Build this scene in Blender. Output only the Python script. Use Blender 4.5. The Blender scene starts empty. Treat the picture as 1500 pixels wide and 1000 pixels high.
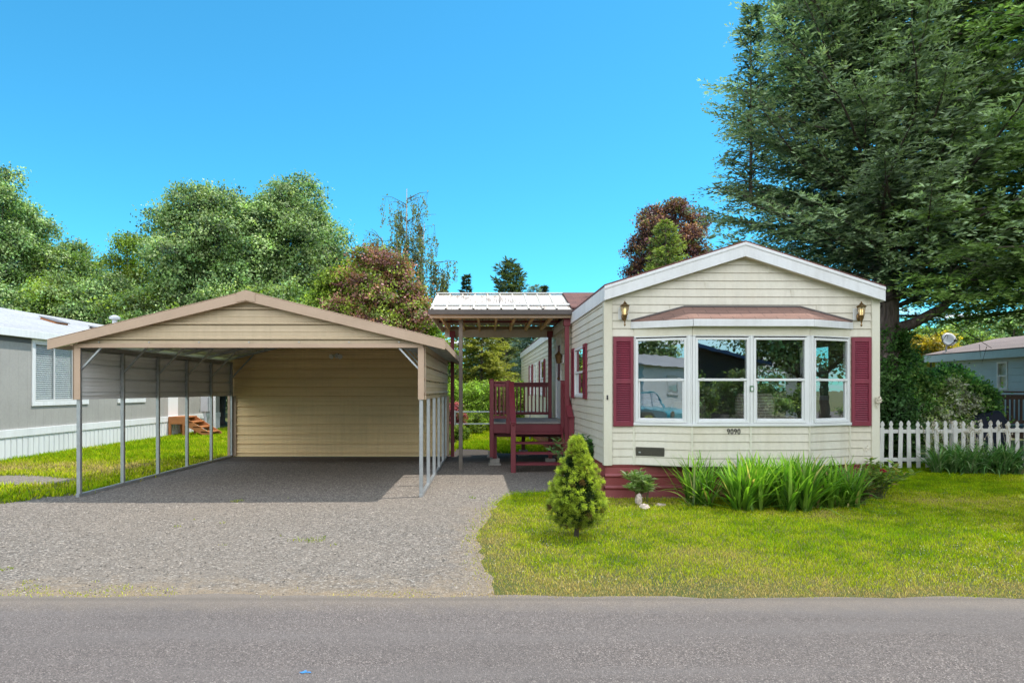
import bpy, math, random
import numpy as np
from mathutils import Matrix, Vector
sc = bpy.context.scene
COL = sc.collection
rad = math.radians
F, CX, CY, CZ = 970.0, 715.0, 571.0, 1.68      # pinhole of the photograph, used only to work out real places


def P(px, py, d):
    return Vector(((px - CX) / F * d, d, CZ - (py - CY) / F * d))


def G(px, py):
    d = CZ * F / (py - CY)
    return ((px - CX) / F * d, d)


# ------------------------------------------------------------------ scene tree
LOCAL = set()


def tag(o, label=None, cat=None, group=None, kind=None):
    if label: o['label'] = label
    if cat: o['category'] = cat
    if group: o['group'] = group
    if kind: o['kind'] = kind
    return o


def thing(name, label, cat, loc=(0, 0, 0), rz=0.0, group=None, local=False):
    o = bpy.data.objects.new(name, None)
    COL.objects.link(o)
    o.location = loc
    o.rotation_euler = (0, 0, rz)
    o.empty_display_size = 0.2
    if local: LOCAL.add(o.name)
    return tag(o, label, cat, group)


def hang(o, parent):
    if parent is None: return o
    o.parent = parent
    if parent.type == 'EMPTY' and parent.name not in LOCAL:
        o.matrix_parent_inverse = (Matrix.Translation(parent.location) @ parent.rotation_euler.to_matrix().to_4x4()).inverted()
    return o


def dup(root, loc, rz=None, label=None):
    r = root.copy(); COL.objects.link(r); r.location = loc
    if rz is not None: r.rotation_euler = (0, 0, rz)
    if label: r['label'] = label
    for ch in list(root.children):
        c = ch.copy(); COL.objects.link(c); c.parent = r; c.matrix_parent_inverse = ch.matrix_parent_inverse.copy()
        for g in ch.children:
            d = g.copy(); COL.objects.link(d); d.parent = c; d.matrix_parent_inverse = g.matrix_parent_inverse.copy()
    return r


class MB:
    def __init__(s, M=None):
        s.v = []; s.f = []; s.M = M

    def pts(s, vs):
        b = len(s.v)
        for p in vs:
            p = Vector(p)
            if s.M is not None: p = s.M @ p
            s.v.append(tuple(p))
        return b

    def poly(s, vs):
        b = s.pts(vs); s.f.append(tuple(range(b, b + len(vs)))); return s

    def box(s, x0, x1, y0, y1, z0, z1):
        b = s.pts([(x0, y0, z0), (x1, y0, z0), (x1, y1, z0), (x0, y1, z0), (x0, y0, z1), (x1, y0, z1), (x1, y1, z1), (x0, y1, z1)])
        for q in ((0, 3, 2, 1), (4, 5, 6, 7), (0, 1, 5, 4), (1, 2, 6, 5), (2, 3, 7, 6), (3, 0, 4, 7)):
            s.f.append(tuple(b + i for i in q))
        return s

    def beam(s, a, c, w, h, up=(0, 0, 1)):
        a = Vector(a); c = Vector(c); d = (c - a).normalized(); up = Vector(up)
        if abs(d.dot(up)) > .98: up = Vector((0, 1, 0))
        sd = d.cross(up).normalized() * w / 2; u = sd.cross(d).normalized() * h / 2
        b = s.pts([p + i * sd + j * u for p in (a, c) for i, j in ((-1, -1), (1, -1), (1, 1), (-1, 1))])
        for q in ((0, 1, 2, 3), (7, 6, 5, 4), (0, 4, 5, 1), (1, 5, 6, 2), (2, 6, 7, 3), (3, 7, 4, 0)):
            s.f.append(tuple(b + i for i in q))
        return s

    def tube(s, ps, rs, n=8, cap=True):
        ps = [Vector(p) for p in ps]
        if not hasattr(rs, '__len__'): rs = [rs] * len(ps)
        rings = []
        for i, p in enumerate(ps):
            d = (ps[min(i + 1, len(ps) - 1)] - ps[max(i - 1, 0)])
            d = d.normalized() if d.length > 1e-9 else Vector((0, 0, 1))
            r = Vector((1, 0, 0)) if abs(d.x) < .9 else Vector((0, 1, 0))
            a = d.cross(r).normalized(); c = d.cross(a)
            rings.append(s.pts([p + (a * math.cos(t) + c * math.sin(t)) * rs[i] for t in (2 * math.pi * k / n for k in range(n))]))
        for i in range(len(rings) - 1):
            for k in range(n):
                s.f.append((rings[i] + k, rings[i] + (k + 1) % n, rings[i + 1] + (k + 1) % n, rings[i + 1] + k))
        if cap:
            s.f.append(tuple(rings[0] + k for k in reversed(range(n)))); s.f.append(tuple(rings[-1] + k for k in range(n)))
        return s

    def lathe(s, c, prof, n=16, sq=False):
        c = Vector(c); rings = []
        off = math.pi / 4 if sq else 0
        for r, z in prof:
            rings.append(s.pts([c + Vector((r * math.cos(off + 2 * math.pi * k / n), r * math.sin(off + 2 * math.pi * k / n), z)) for k in range(n)]))
        for i in range(len(rings) - 1):
            for k in range(n):
                s.f.append((rings[i] + k, rings[i] + (k + 1) % n, rings[i + 1] + (k + 1) % n, rings[i + 1] + k))
        s.f.append(tuple(rings[0] + k for k in reversed(range(n)))); s.f.append(tuple(rings[-1] + k for k in range(n)))
        return s

    def prism(s, pts, d):
        """pts: planar loop, d: extrusion vector"""
        d = Vector(d); n = len(pts)
        b = s.pts([Vector(p) for p in pts] + [Vector(p) + d for p in pts])
        s.f.append(tuple(b + i for i in reversed(range(n)))); s.f.append(tuple(b + n + i for i in range(n)))
        for i in range(n):
            j = (i + 1) % n
            s.f.append((b + i, b + j, b + n + j, b + n + i))
        return s

    def ell(s, c, r, seg=16, rings=10, pw=1.0):
        c = Vector(c)
        def sp(v): return math.copysign(abs(v) ** pw, v)
        rr = []
        for i in range(rings + 1):
            t = -math.pi / 2 + math.pi * i / rings
            rr.append(s.pts([c + Vector((r[0] * sp(math.cos(t)) * sp(math.cos(2 * math.pi * k / seg)), r[1] * sp(math.cos(t)) * sp(math.sin(2 * math.pi * k / seg)), r[2] * sp(math.sin(t)))) for k in range(seg)]))
        for i in range(rings):
            for k in range(seg):
                s.f.append((rr[i] + k, rr[i] + (k + 1) % seg, rr[i + 1] + (k + 1) % seg, rr[i + 1] + k))
        return s

    def build(s, name, m, parent=None, bev=0.0, smooth=False):
        me = bpy.data.meshes.new(name)
        me.from_pydata(s.v, [], s.f); me.update()
        if m is not None: me.materials.append(m)
        if smooth:
            me.polygons.foreach_set('use_smooth', [True] * len(me.polygons))
        o = bpy.data.objects.new(name, me); COL.objects.link(o)
        if bev:
            b = o.modifiers.new('bevel', 'BEVEL'); b.width = bev; b.segments = 1; b.limit_method = 'ANGLE'; b.angle_limit = rad(40)
        return hang(o, parent)


def subtract(a, b, cuts):
    iv = [(a, b)]
    for c0, c1 in cuts:
        nx = []
        for x0, x1 in iv:
            if c1 <= x0 or c0 >= x1: nx.append((x0, x1)); continue
            if c0 > x0: nx.append((x0, c0))
            if c1 < x1: nx.append((c1, x1))
        iv = nx
    return iv


def strip_wall(mb, O, U, V, N, prof, ufun, cuts=()):
    """profiled sheet: prof is [(v, offset)...]; ufun(v)->(u0,u1); cuts [(u0,u1,v0,v1)]"""
    O, U, V, N = Vector(O), Vector(U), Vector(V), Vector(N)
    pt = lambda u, v, o: O + U * u + V * v + N * o
    for (v0, o0), (v1, o1) in zip(prof[:-1], prof[1:]):
        if abs(v1 - v0) < 1e-6:
            a, b = ufun(v0)
            for x0, x1 in subtract(a, b, [(c[0], c[1]) for c in cuts if c[2] <= v0 < c[3]]):
                mb.poly([pt(x0, v0, o0), pt(x1, v0, o0), pt(x1, v1, o1), pt(x0, v1, o1)])
            continue
        bs = sorted({v0, v1} | {c[k] for c in cuts for k in (2, 3) if v0 < c[k] < v1})
        for w0, w1 in zip(bs[:-1], bs[1:]):
            q0 = o0 + (o1 - o0) * (w0 - v0) / (v1 - v0); q1 = o0 + (o1 - o0) * (w1 - v0) / (v1 - v0)
            a0, b0 = ufun(w0); a1, b1 = ufun(w1); m = (w0 + w1) / 2
            if b0 - a0 < 1e-4 and b1 - a1 < 1e-4: continue
            lo, hi = min(a0, a1), max(b0, b1)
            for x0, x1 in subtract(lo, hi, [(c[0], c[1]) for c in cuts if c[2] <= m < c[3]]):
                l0, l1 = (a0, a1) if x0 == lo else (x0, x0)
                r0, r1 = (b0, b1) if x1 == hi else (x1, x1)
                mb.poly([pt(l0, w0, q0), pt(r0, w0, q0), pt(r1, w1, q1), pt(l1, w1, q1)])


def lap_prof(v0, v1, lap=.124, out=.014, start=0.0):
    pr = []; v = v0 - start; g = .006
    while v < v1 - .012:
        b = min(v + lap, v1)
        pr += [(v, -.004), (v + g, -.004), (v + g, out), (v + g + .004, out + .001), (b, .003)]
        v += lap
    return pr


def rib_prof(v0, v1, pitch=.229, rib=.066, d=.026, minor=True):
    pr = [(v0, 0)]; v = v0 + pitch * .25
    while v < v1 - .01:
        for dv, o in ((0, 0), (.003, -.022), (.020, -.022), (.023, d), (rib - .02, d), (rib, 0)):
            if v + dv < v1: pr.append((v + dv, o))
        if minor:
            m = v + rib + (pitch - rib) / 2
            for dv, o in ((-.02, 0), (-.008, .005), (.008, .005), (.02, 0)):
                if m + dv < v1: pr.append((m + dv, o))
        v += pitch
    pr.append((v1, 0))
    return pr


def fast_mesh(name, verts, nper, m, parent=None, colors=None, faces=None):
    """numpy mesh: verts (n*nper,3), one face per nper verts, or faces = array (k, m) of indices"""
    me = bpy.data.meshes.new(name)
    verts = np.asarray(verts, np.float32).reshape(-1, 3)
    if faces is None:
        k = len(verts) // nper; idx = np.arange(len(verts), dtype=np.int32); fn = nper
    else:
        faces = np.asarray(faces, np.int32); k, fn = faces.shape; idx = faces.reshape(-1)
    me.vertices.add(len(verts)); me.vertices.foreach_set('co', verts.reshape(-1))
    me.loops.add(k * fn); me.loops.foreach_set('vertex_index', idx)
    me.polygons.add(k); me.polygons.foreach_set('loop_start', np.arange(0, k * fn, fn, dtype=np.int32))
    me.update(calc_edges=True)
    if colors is not None:
        c = np.ones((len(verts), 4), np.float32); c[:, :3] = np.clip(colors, 0, 1)
        at = me.color_attributes.new('Col', 'FLOAT_COLOR', 'POINT'); at.data.foreach_set('color', c.reshape(-1))
    if m is not None: me.materials.append(m)
    o = bpy.data.objects.new(name, me); COL.objects.link(o)
    return hang(o, parent)


# ------------------------------------------------------------------ materials
def srgb(r, g, b):
    f = lambda c: (c / 255 / 12.92) if c / 255 <= .04045 else ((c / 255 + .055) / 1.055) ** 2.4
    return (f(r), f(g), f(b))


class NT:
    def __init__(s, m):
        s.t = m.node_tree; s.n = s.t.nodes; s.l = s.t.links

    def add(s, ty, **kw):
        n = s.n.new(ty)
        for k, v in kw.items():
            if k in n.inputs: pass
            setattr(n, k, v)
        return n

    def link(s, a, b): s.l.new(a, b)

    def noise(s, scale, detail=4, rough=.55, vec=None, dist=0):
        n = s.n.new('ShaderNodeTexNoise'); n.inputs['Scale'].default_value = scale; n.inputs['Detail'].default_value = detail
        n.inputs['Roughness'].default_value = rough; n.inputs['Distortion'].default_value = dist
        if vec is not None: s.link(vec, n.inputs['Vector'])
        return n.outputs['Fac']

    def vor(s, scale, vec=None, out='Distance', feature='F1'):
        n = s.n.new('ShaderNodeTexVoronoi'); n.feature = feature; n.inputs['Scale'].default_value = scale
        if vec is not None: s.link(vec, n.inputs['Vector'])
        return n.outputs[out]

    def ramp(s, fac, stops):
        n = s.n.new('ShaderNodeValToRGB'); e = n.color_ramp.elements
        while len(e) < len(stops): e.new(.5)
        for k, (p, c) in enumerate(stops):
            e[k].position = p; e[k].color = (*c, 1) if hasattr(c, '__len__') else (c, c, c, 1)
        s.link(fac, n.inputs['Fac']); return n.outputs['Color']

    def mix(s, fac, a, b, mode='MIX'):
        n = s.n.new('ShaderNodeMix'); n.data_type = 'RGBA'; n.blend_type = mode
        for sock, v in ((n.inputs[0], fac), (n.inputs[6], a), (n.inputs[7], b)):
            if hasattr(v, 'node'): s.link(v, sock)
            else: sock.default_value = (*v, 1) if hasattr(v, '__len__') else v
        return n.outputs[2]

    def math(s, op, a, b=0.0, c=0.0):
        n = s.n.new('ShaderNodeMath'); n.operation = op
        for k, v in enumerate((a, b, c)):
            if hasattr(v, 'node'): s.link(v, n.inputs[k])
            else: n.inputs[k].default_value = v
        return n.outputs[0]

    def pos(s, scale=None):
        g = s.n.new('ShaderNodeNewGeometry').outputs['Position']
        if scale is None: return g
        m = s.n.new('ShaderNodeMapping'); m.inputs['Scale'].default_value = scale; s.link(g, m.inputs['Vector'])
        return m.outputs['Vector']

    def xyz(s, v):
        n = s.n.new('ShaderNodeSeparateXYZ'); s.link(v, n.inputs[0]); return n.outputs

    def bump(s, h, strength=.3, dist=.01):
        n = s.n.new('ShaderNodeBump'); n.inputs['Strength'].default_value = strength; n.inputs['Distance'].default_value = dist
        s.link(h, n.inputs['Height']); return n.outputs['Normal']


def new_mat(name):
    m = bpy.data.materials.new(name); m.use_nodes = True
    nt = NT(m); b = nt.n['Principled BSDF']
    return m, nt, b


def paint(name, col, rough=.5, metal=0.0, dirt=.15, scale=3.0, stretch=None, dark=None, fine=.06, bump=.1, bumpscale=60, spec=.5, streak=0.0):
    m, nt, b = new_mat(name)
    v = nt.pos(stretch)
    n1 = nt.noise(scale, 6, .6, v); n2 = nt.noise(scale * 14, 4, .6, nt.pos())
    dk = dark or tuple(c * .62 for c in col)
    c = nt.mix(nt.math('MULTIPLY', nt.ramp(n1, [(.42, 0.0), (.72, 1.0)]), dirt * 2), col, dk)
    c = nt.mix(fine, c, nt.ramp(n2, [(.3, tuple(x * .5 for x in col)), (.7, tuple(min(1, x * 1.6) for x in col))]))
    if streak:      # rain streaks and grime running down the face
        s1 = nt.noise(1.0, 5, .65, nt.pos((11, 11, .7))); s2 = nt.noise(.8, 3, .5, nt.pos())
        c = nt.mix(nt.math('MULTIPLY', nt.ramp(nt.math('MULTIPLY_ADD', s2, .5, s1), [(.68, 0.), (.95, 1.)]), streak), c, tuple(x * .5 for x in dk))
    nt.link(c, b.inputs['Base Color'])
    b.inputs['Roughness'].default_value = rough; b.inputs['Metallic'].default_value = metal
    b.inputs['Specular IOR Level'].default_value = spec
    nt.link(nt.math('MULTIPLY_ADD', n1, .25, rough - .12), b.inputs['Roughness'])
    if bump:
        nt.link(nt.bump(nt.noise(bumpscale, 3, .6, v), bump, .004), b.inputs['Normal'])
    return m


def leafmat(name, trans=.35, rough=.45, spec=.3, gain=1.0):
    m, nt, b = new_mat(name)
    a = nt.n.new('ShaderNodeAttribute'); a.attribute_name = 'Col'
    c = a.outputs['Color']
    nt.link(c, b.inputs['Base Color']); b.inputs['Roughness'].default_value = rough; b.inputs['Specular IOR Level'].default_value = spec
    t = nt.n.new('ShaderNodeBsdfTranslucent')
    nt.link(nt.mix(1.0, c, (1.2, 1.3, .55), 'MULTIPLY'), t.inputs['Color'])
    mx = nt.n.new('ShaderNodeMixShader'); mx.inputs[0].default_value = trans
    nt.link(b.outputs[0], mx.inputs[1]); nt.link(t.outputs[0], mx.inputs[2])
    nt.link(mx.outputs[0], nt.n['Material Output'].inputs['Surface'])
    return m


def glassmat(name, tint=(.8, .86, .84), base=.1, rough=0.0):
    m, nt, b = new_mat(name)
    nt.n.remove(b)
    ge = nt.n.new('ShaderNodeNewGeometry'); dt = nt.n.new('ShaderNodeVectorMath'); dt.operation = 'DOT_PRODUCT'
    nt.link(ge.outputs['Normal'], dt.inputs[0]); nt.link(ge.outputs['Incoming'], dt.inputs[1])
    sch = nt.math('POWER', nt.math('SUBTRACT', 1.0, nt.math('ABSOLUTE', dt.outputs['Value'])), 5.0)      # same from both faces
    f = nt.math('MULTIPLY_ADD', sch, 1.1, base + .05)
    f.node.use_clamp = True
    tr = nt.n.new('ShaderNodeBsdfTransparent'); tr.inputs[0].default_value = (*tint, 1)
    gl = nt.n.new('ShaderNodeBsdfGlossy'); gl.inputs['Roughness'].default_value = rough; gl.inputs['Color'].default_value = (.92, .96, 1, 1)
    # faint waviness of old panes
    nt.link(nt.bump(nt.noise(2.5, 2, .5), .015, .02), gl.inputs['Normal'])
    mx = nt.n.new('ShaderNodeMixShader'); nt.link(f, mx.inputs[0]); nt.link(tr.outputs[0], mx.inputs[1]); nt.link(gl.outputs[0], mx.inputs[2])
    nt.link(mx.outputs[0], nt.n['Material Output'].inputs['Surface'])
    return m


M = {}
M['leaf'] = leafmat('leaf_surface', .42)
M['needle'] = leafmat('needle_surface', .4, .5, .2)
M['grassblade'] = leafmat('grass_blade', .28, .7, .06)
M['stone'] = leafmat('pebble_surface', .0, .8, .2)
M['glass'] = glassmat('window_glass', (.86, .9, .9), base=.29)
M['darkglass'] = glassmat('neighbour_glass', (.85, .88, .88), base=.12)
M['cream'] = paint('cream_vinyl_siding', (.615, .58, .485), .45, dirt=.3, scale=1.6, stretch=(1, 1, .35), dark=(.52, .46, .34), fine=.07, streak=.15, bump=.05)
M['creamtrim'] = paint('cream_trim', (.61, .585, .48), .45, dirt=.25, scale=2.5, stretch=(1, 1, .3), dark=(.46, .4, .27))
M['slat'] = paint('bright_blind', (.88, .9, .88), .5, dirt=.05)
M['white'] = paint('white_trim', (.66, .67, .665), .45, dirt=.2, scale=2.2, dark=(.55, .54, .50), fine=.03)
M['fasciawhite'] = paint('white_fascia', (.66, .665, .67), .5, dirt=.25, scale=1.6, dark=(.52, .51, .48), fine=.05, streak=.15)
M['maroon'] = paint('maroon_shutter', (.20, .021, .042), .42, dirt=.2, scale=5, dark=(.15, .02, .034), fine=.12, streak=.4)
M['skirt'] = paint('maroon_skirting', (.24, .05, .052), .45, dirt=.3, scale=3, dark=(.15, .03, .03), fine=.1)
M['deckred'] = paint('red_deck_paint', (.17, .025, .036), .5, dirt=.35, scale=4, dark=(.15, .022, .03), fine=.15, bump=.3, bumpscale=30)
M['deckgrey'] = paint('grey_deck_boards', (.28, .26, .24), .75, dirt=.4, scale=4, fine=.15, bump=.3)
M['beige'] = paint('beige_painted_steel', (.52, .41, .27), .38, dirt=.16, scale=1.4, stretch=(.5, 1, 2), dark=(.44, .33, .2), fine=.05, streak=.14, bump=.03)
M['beigewall'] = paint('lightened_beige_steel', (.88, .64, .34), .4, dirt=.2, scale=1.1, stretch=(.5, 1, 2), dark=(.62, .46, .25), fine=.05, streak=.14, bump=.03)  # lighter copy of the beige, offsetting the shade inside the carport
M['beigetrim'] = paint('tan_steel_trim', (.47, .335, .235), .4, dirt=.2, scale=2, dark=(.31, .22, .14), fine=.05, bump=.03)
M['galv'] = paint('galvanised_steel', (.44, .46, .47), .38, metal=.65, dirt=.35, scale=9, dark=(.27, .29, .30), fine=.15, bump=.05)
M['galvwall'] = paint('grey_backed_steel', (.76, .76, .75), .45, metal=.05, dirt=.25, scale=2, dark=(.62, .62, .61), fine=.06, bump=.03)
M['oldpost'] = paint('weathered_post', (.16, .135, .11), .8, dirt=.4, scale=7, fine=.2, bump=.4)
M['newwood'] = paint('bare_lumber', (.72, .50, .25), .65, dirt=.25, scale=5, fine=.12, bump=.2)
M['orangewood'] = paint('stained_lumber', (.42, .16, .05), .6, dirt=.3, scale=6, fine=.15, bump=.2)
M['darkwood'] = paint('dark_deck_lumber', (.10, .06, .045), .7, dirt=.4, scale=6, fine=.2, bump=.3)
M['greyboard'] = paint('grey_old_boards', (.16, .16, .17), .85, dirt=.5, scale=6, fine=.25, bump=.4)
M['patchmetal'] = None
M['gutter'] = paint('brown_gutter', (.10, .085, .08), .4, dirt=.3, scale=4)
M['concrete'] = paint('concrete', (.33, .31, .28), .9, dirt=.3, scale=8, fine=.2, bump=.4)
M['brass'] = paint('aged_brass', (.23, .14, .06), .35, metal=.85, dirt=.4, scale=30)
M['black'] = paint('black_metal', (.02, .02, .02), .45)
M['vent'] = paint('dark_olive_vent', (.055, .05, .035), .5, dirt=.3, scale=20)
M['greywall'] = paint('taupe_grey_wall', (.365, .352, .325), .7, dirt=.2, scale=1.2, fine=.1, bump=.1)
M['darkband'] = paint('dark_grey_band', (.11, .115, .12), .6)
M['whiteskirt'] = paint('white_ribbed_skirt', (.78, .79, .79), .45, dirt=.12, scale=2, stretch=(1, 1, .3), dark=(.55, .55, .5), fine=.03, streak=.14)
M['bluegrey'] = paint('blue_grey_siding', (.46, .54, .54), .5, dirt=.2, scale=1.5, fine=.05)
M['bluetrim'] = paint('pale_grey_trim', (.55, .60, .59), .5, dirt=.2, scale=2)
M['picket'] = paint('white_picket_paint', (.80, .79, .75), .55, dirt=.22, scale=7, dark=(.5, .49, .44), fine=.08, bump=.3)
M['rope'] = paint('pale_rope', (.62, .56, .44), .9, dirt=.4, scale=40, bump=.5)
M['hose'] = paint('dark_hose', (.05, .035, .03), .5)
M['fabric'] = paint('grey_upholstery', (.42, .38, .33), .95, dirt=.3, scale=10, fine=.2, bump=.4, bumpscale=200)
M['cushion'] = paint('pale_cushion', (.62, .56, .47), .95, dirt=.2, scale=20, fine=.2, bump=.3, bumpscale=200)
M['blind'] = paint('white_blinds', (.80, .82, .80), .6)
M['darkroom'] = paint('dim_interior', (.10, .09, .08), .9)
M['interior'] = paint('beige_plaster', (.50, .43, .34), .9, dirt=.1)
M['carpet'] = paint('brown_carpet', (.22, .17, .13), 1, dirt=.2)
M['navy'] = paint('navy_cover', (.02, .025, .05), .5, dirt=.4, scale=6)
M['dish'] = paint('grey_dish', (.50, .52, .54), .4)
M['teal'] = paint('teal_car_paint', (.02, .30, .36), .25, dirt=.1, bump=0)
M['rubber'] = paint('tyre_rubber', (.02, .02, .02), .8)
M['chrome'] = paint('dull_chrome', (.6, .6, .6), .2, metal=.95, bump=0)
M['brownwall'] = paint('dark_brown_wall', (.06, .045, .04), .7, dirt=.3)
M['blueroof'] = paint('blue_metal_roof', (.05, .10, .22), .4)
M['rock'] = paint('pale_rock', (.55, .45, .38), .85, dirt=.5, scale=12, fine=.2, bump=.5)
M['petal'] = paint('crimson_petal', (.35, .01, .03), .6)
M['bluepaint'] = paint('blue_spray', (.05, .22, .5), .8)


def bark(name, c1, c2, sc_=6, st=(1, 1, .2)):
    m, nt, b = new_mat(name)
    v = nt.pos(st)
    n = nt.noise(sc_, 8, .65, v, .5); w = nt.vor(sc_ * 2.2, v)
    nt.link(nt.mix(nt.ramp(n, [(.35, 0.), (.65, 1.)]), c1, c2), b.inputs['Base Color'])
    b.inputs['Roughness'].default_value = .95
    nt.link(nt.bump(nt.math('ADD', n, w), .9, .03), b.inputs['Normal'])
    return m


M['bark'] = bark('brown_bark', (.045, .034, .028), (.13, .10, .08))
M['sprucebark'] = bark('spruce_bark', (.09, .07, .065), (.27, .21, .19), 9)
M['birchbark'] = bark('birch_bark', (.55, .52, .47), (.2, .18, .16), 8, (.3, .3, 3))
M['stem'] = bark('green_stem', (.10, .12, .04), (.16, .17, .07), 20)


def shingle(name, c1, c2, c3, su=3.2, sv=6.5, off=None):
    m, nt, b = new_mat(name)
    p = nt.xyz(nt.pos())
    n = nt.n.new('ShaderNodeTexBrick'); n.offset = .5
    cb = nt.n.new('ShaderNodeCombineXYZ')
    # courses follow height and depth together so that they stay level on any slope
    nt.link(nt.math('ADD', p[0], p[1]) if off else p[off or 0], cb.inputs[0])
    nt.link(nt.math('MULTIPLY', p[2], 3.0), cb.inputs[1])
    nt.link(cb.outputs[0], n.inputs['Vector'])
    n.inputs['Scale'].default_value = 1.0; n.inputs['Brick Width'].default_value = 1 / su; n.inputs['Row Height'].default_value = 1 / sv
    n.inputs['Mortar Size'].default_value = .006
    n.inputs['Color1'].default_value = (*c1, 1); n.inputs['Color2'].default_value = (*c2, 1); n.inputs['Mortar'].default_value = (*c3, 1)
    g = nt.noise(160, 3, .7); w = nt.noise(1.5, 4, .6)
    c = nt.mix(.35, n.outputs['Color'], nt.ramp(g, [(.35, c3), (.65, tuple(x * 1.4 for x in c1))]))
    c = nt.mix(nt.ramp(w, [(.4, 0.), (.9, .6)]), c, c3)
    nt.link(c, b.inputs['Base Color']); b.inputs['Roughness'].default_value = .95
    nt.link(nt.bump(nt.math('ADD', n.outputs['Fac'], g), .5, .01), b.inputs['Normal'])
    return m


M['shingle'] = shingle('brown_shingles', (.19, .085, .065), (.13, .06, .05), (.045, .025, .025))
M['bayshingle'] = shingle('rosy_shingles', (.29, .165, .125), (.23, .13, .10), (.09, .055, .045), 3.0, 5.5)
M['greyshingle'] = shingle('pale_grey_shingles', (.42, .42, .43), (.34, .34, .35), (.2, .2, .2), 1.5, 5, 1)
M['purpleshingle'] = shingle('weathered_shingles', (.33, .24, .20), (.26, .19, .17), (.12, .09, .08), 2, 6, 1)

# peeling white metal patio roof
m, nt, b = new_mat('peeling_white_metal')
v = nt.pos((22, 1.6, 1.6))
n = nt.noise(1.6, 6, .7, v); n2 = nt.noise(.9, 3, .6, nt.pos())
wear = nt.ramp(nt.math('MULTIPLY_ADD', n2, .6, n), [(.84, 0.), (.92, 1.)])
nt.link(nt.mix(wear, (.60, .55, .47), (.28, .22, .18)), b.inputs['Base Color']); b.inputs['Roughness'].default_value = .5
M['patchmetal'] = m

# ground materials ------------------------------------------------------------
m, nt, b = new_mat('lawn_soil')
p = nt.pos()
n1 = nt.noise(.5, 5, .6, p); n2 = nt.noise(9, 5, .7, p); n3 = nt.noise(90, 3, .7, p)
c = nt.mix(nt.ramp(n1, [(.4, 0.), (.62, 1.)]), (.07, .11, .012), (.17, .17, .03))
c = nt.mix(nt.ramp(n2, [(.45, 0.), (.75, .8)]), c, (.20, .15, .075))
c = nt.mix(nt.ramp(n3, [(.3, .55), (.6, 0.)]), c, (.03, .045, .01))
nt.link(c, b.inputs['Base Color']); b.inputs['Roughness'].default_value = .95
nt.link(nt.bump(n3, .8, .03), b.inputs['Normal'])
M['soil'] = m

m, nt, b = new_mat('asphalt')
p = nt.pos()
g = nt.vor(150, p, 'Color'); gg = nt.n.new('ShaderNodeSeparateColor'); nt.link(g, gg.inputs[0])
d = nt.vor(150, p)
big = nt.noise(.45, 5, .6, p); mid = nt.noise(5, 5, .65, p)
streak = nt.noise(1.1, 4, .5, nt.pos((.15, 2.5, 1)))
c = nt.ramp(gg.outputs[0], [(0., (.050, .040, .036)), (.5, (.138, .112, .098)), (.86, (.19, .154, .134)), (1., (.40, .34, .30))])
c = nt.mix(nt.ramp(big, [(.38, 0.), (.66, .6)]), c, (.108, .092, .084))
c = nt.mix(nt.ramp(mid, [(.4, .25), (.62, 0.)]), c, (.15, .126, .114))
c = nt.mix(nt.ramp(streak, [(.45, 0.), (.68, .55)]), c, (.165, .142, .130))
y = nt.xyz(p)[1]
edge = nt.math('SUBTRACT', nt.math('MULTIPLY_ADD', mid, .5, y), 5.2)
c = nt.mix(nt.ramp(edge, [(-.0, 0.), (.3, .5)]), c, (.25, .20, .15))
ln_ = nt.ramp(nt.math('ABSOLUTE', nt.math('SUBTRACT', nt.math('MULTIPLY_ADD', mid, .06, y), 5.32)), [(.0, .3), (.07, 0.)])
c = nt.mix(ln_, c, (.05, .045, .04))
nt.link(c, b.inputs['Base Color']); b.inputs['Roughness'].default_value = .9
nt.link(nt.bump(nt.math('MULTIPLY_ADD', mid, .3, d), .7, .006), b.inputs['Normal'])
M['asphalt'] = m

m, nt, b = new_mat('gravel')
p = nt.pos(); wp = nt.n.new('ShaderNodeVectorMath'); wp.operation = 'ADD'
nn = nt.n.new('ShaderNodeTexNoise'); nn.inputs['Scale'].default_value = 30; nt.link(p, nn.inputs['Vector'])
sm = nt.n.new('ShaderNodeVectorMath'); sm.operation = 'SCALE'; sm.inputs['Scale'].default_value = .02; nt.link(nn.outputs['Color'], sm.inputs[0])
nt.link(p, wp.inputs[0]); nt.link(sm.outputs[0], wp.inputs[1])
q = wp.outputs[0]
g = nt.n.new('ShaderNodeSeparateColor'); nt.link(nt.vor(42, q, 'Color'), g.inputs[0]); g2 = nt.n.new('ShaderNodeSeparateColor'); nt.link(nt.vor(110, q, 'Color'), g2.inputs[0])
d1 = nt.vor(42, q); d2 = nt.vor(110, q)
big = nt.noise(.4, 5, .6, p); mid = nt.noise(4, 5, .7, p)
c = nt.ramp(g.outputs[0], [(0., (.07, .06, .051)), (.4, (.18, .151, .127)), (.8, (.29, .248, .208)), (1., (.62, .56, .49))])
c = nt.mix(.45, c, nt.ramp(g2.outputs[1], [(0., (.09, .075, .062)), (.6, (.27, .225, .18)), (1., (.5, .45, .38))]))
c = nt.mix(nt.ramp(d1, [(.45, 0.), (.8, .6)]), c, (.08, .07, .06))
c = nt.mix(nt.ramp(big, [(.42, 0.), (.64, .5)]), c, (.25, .205, .16))
xyz = nt.xyz(p)
dirt = nt.math('MAXIMUM', nt.math('SUBTRACT', 6.9, nt.math('MULTIPLY_ADD', mid, 1.8, xyz[1])), nt.math('MINIMUM', nt.math('ADD', xyz[0], nt.math('MULTIPLY_ADD', mid, 1.4, -.2)), nt.math('SUBTRACT', 9.6, xyz[1])))          # tan dirt and straw where it meets the road
c = nt.mix(nt.ramp(dirt, [(0., 0.), (.8, .8)]), c, (.31, .225, .135))
back = nt.math('SUBTRACT', nt.math('MULTIPLY_ADD', mid, 2.0, xyz[1]), 15.9)     # darker leaf litter at the back of the carport
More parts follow.
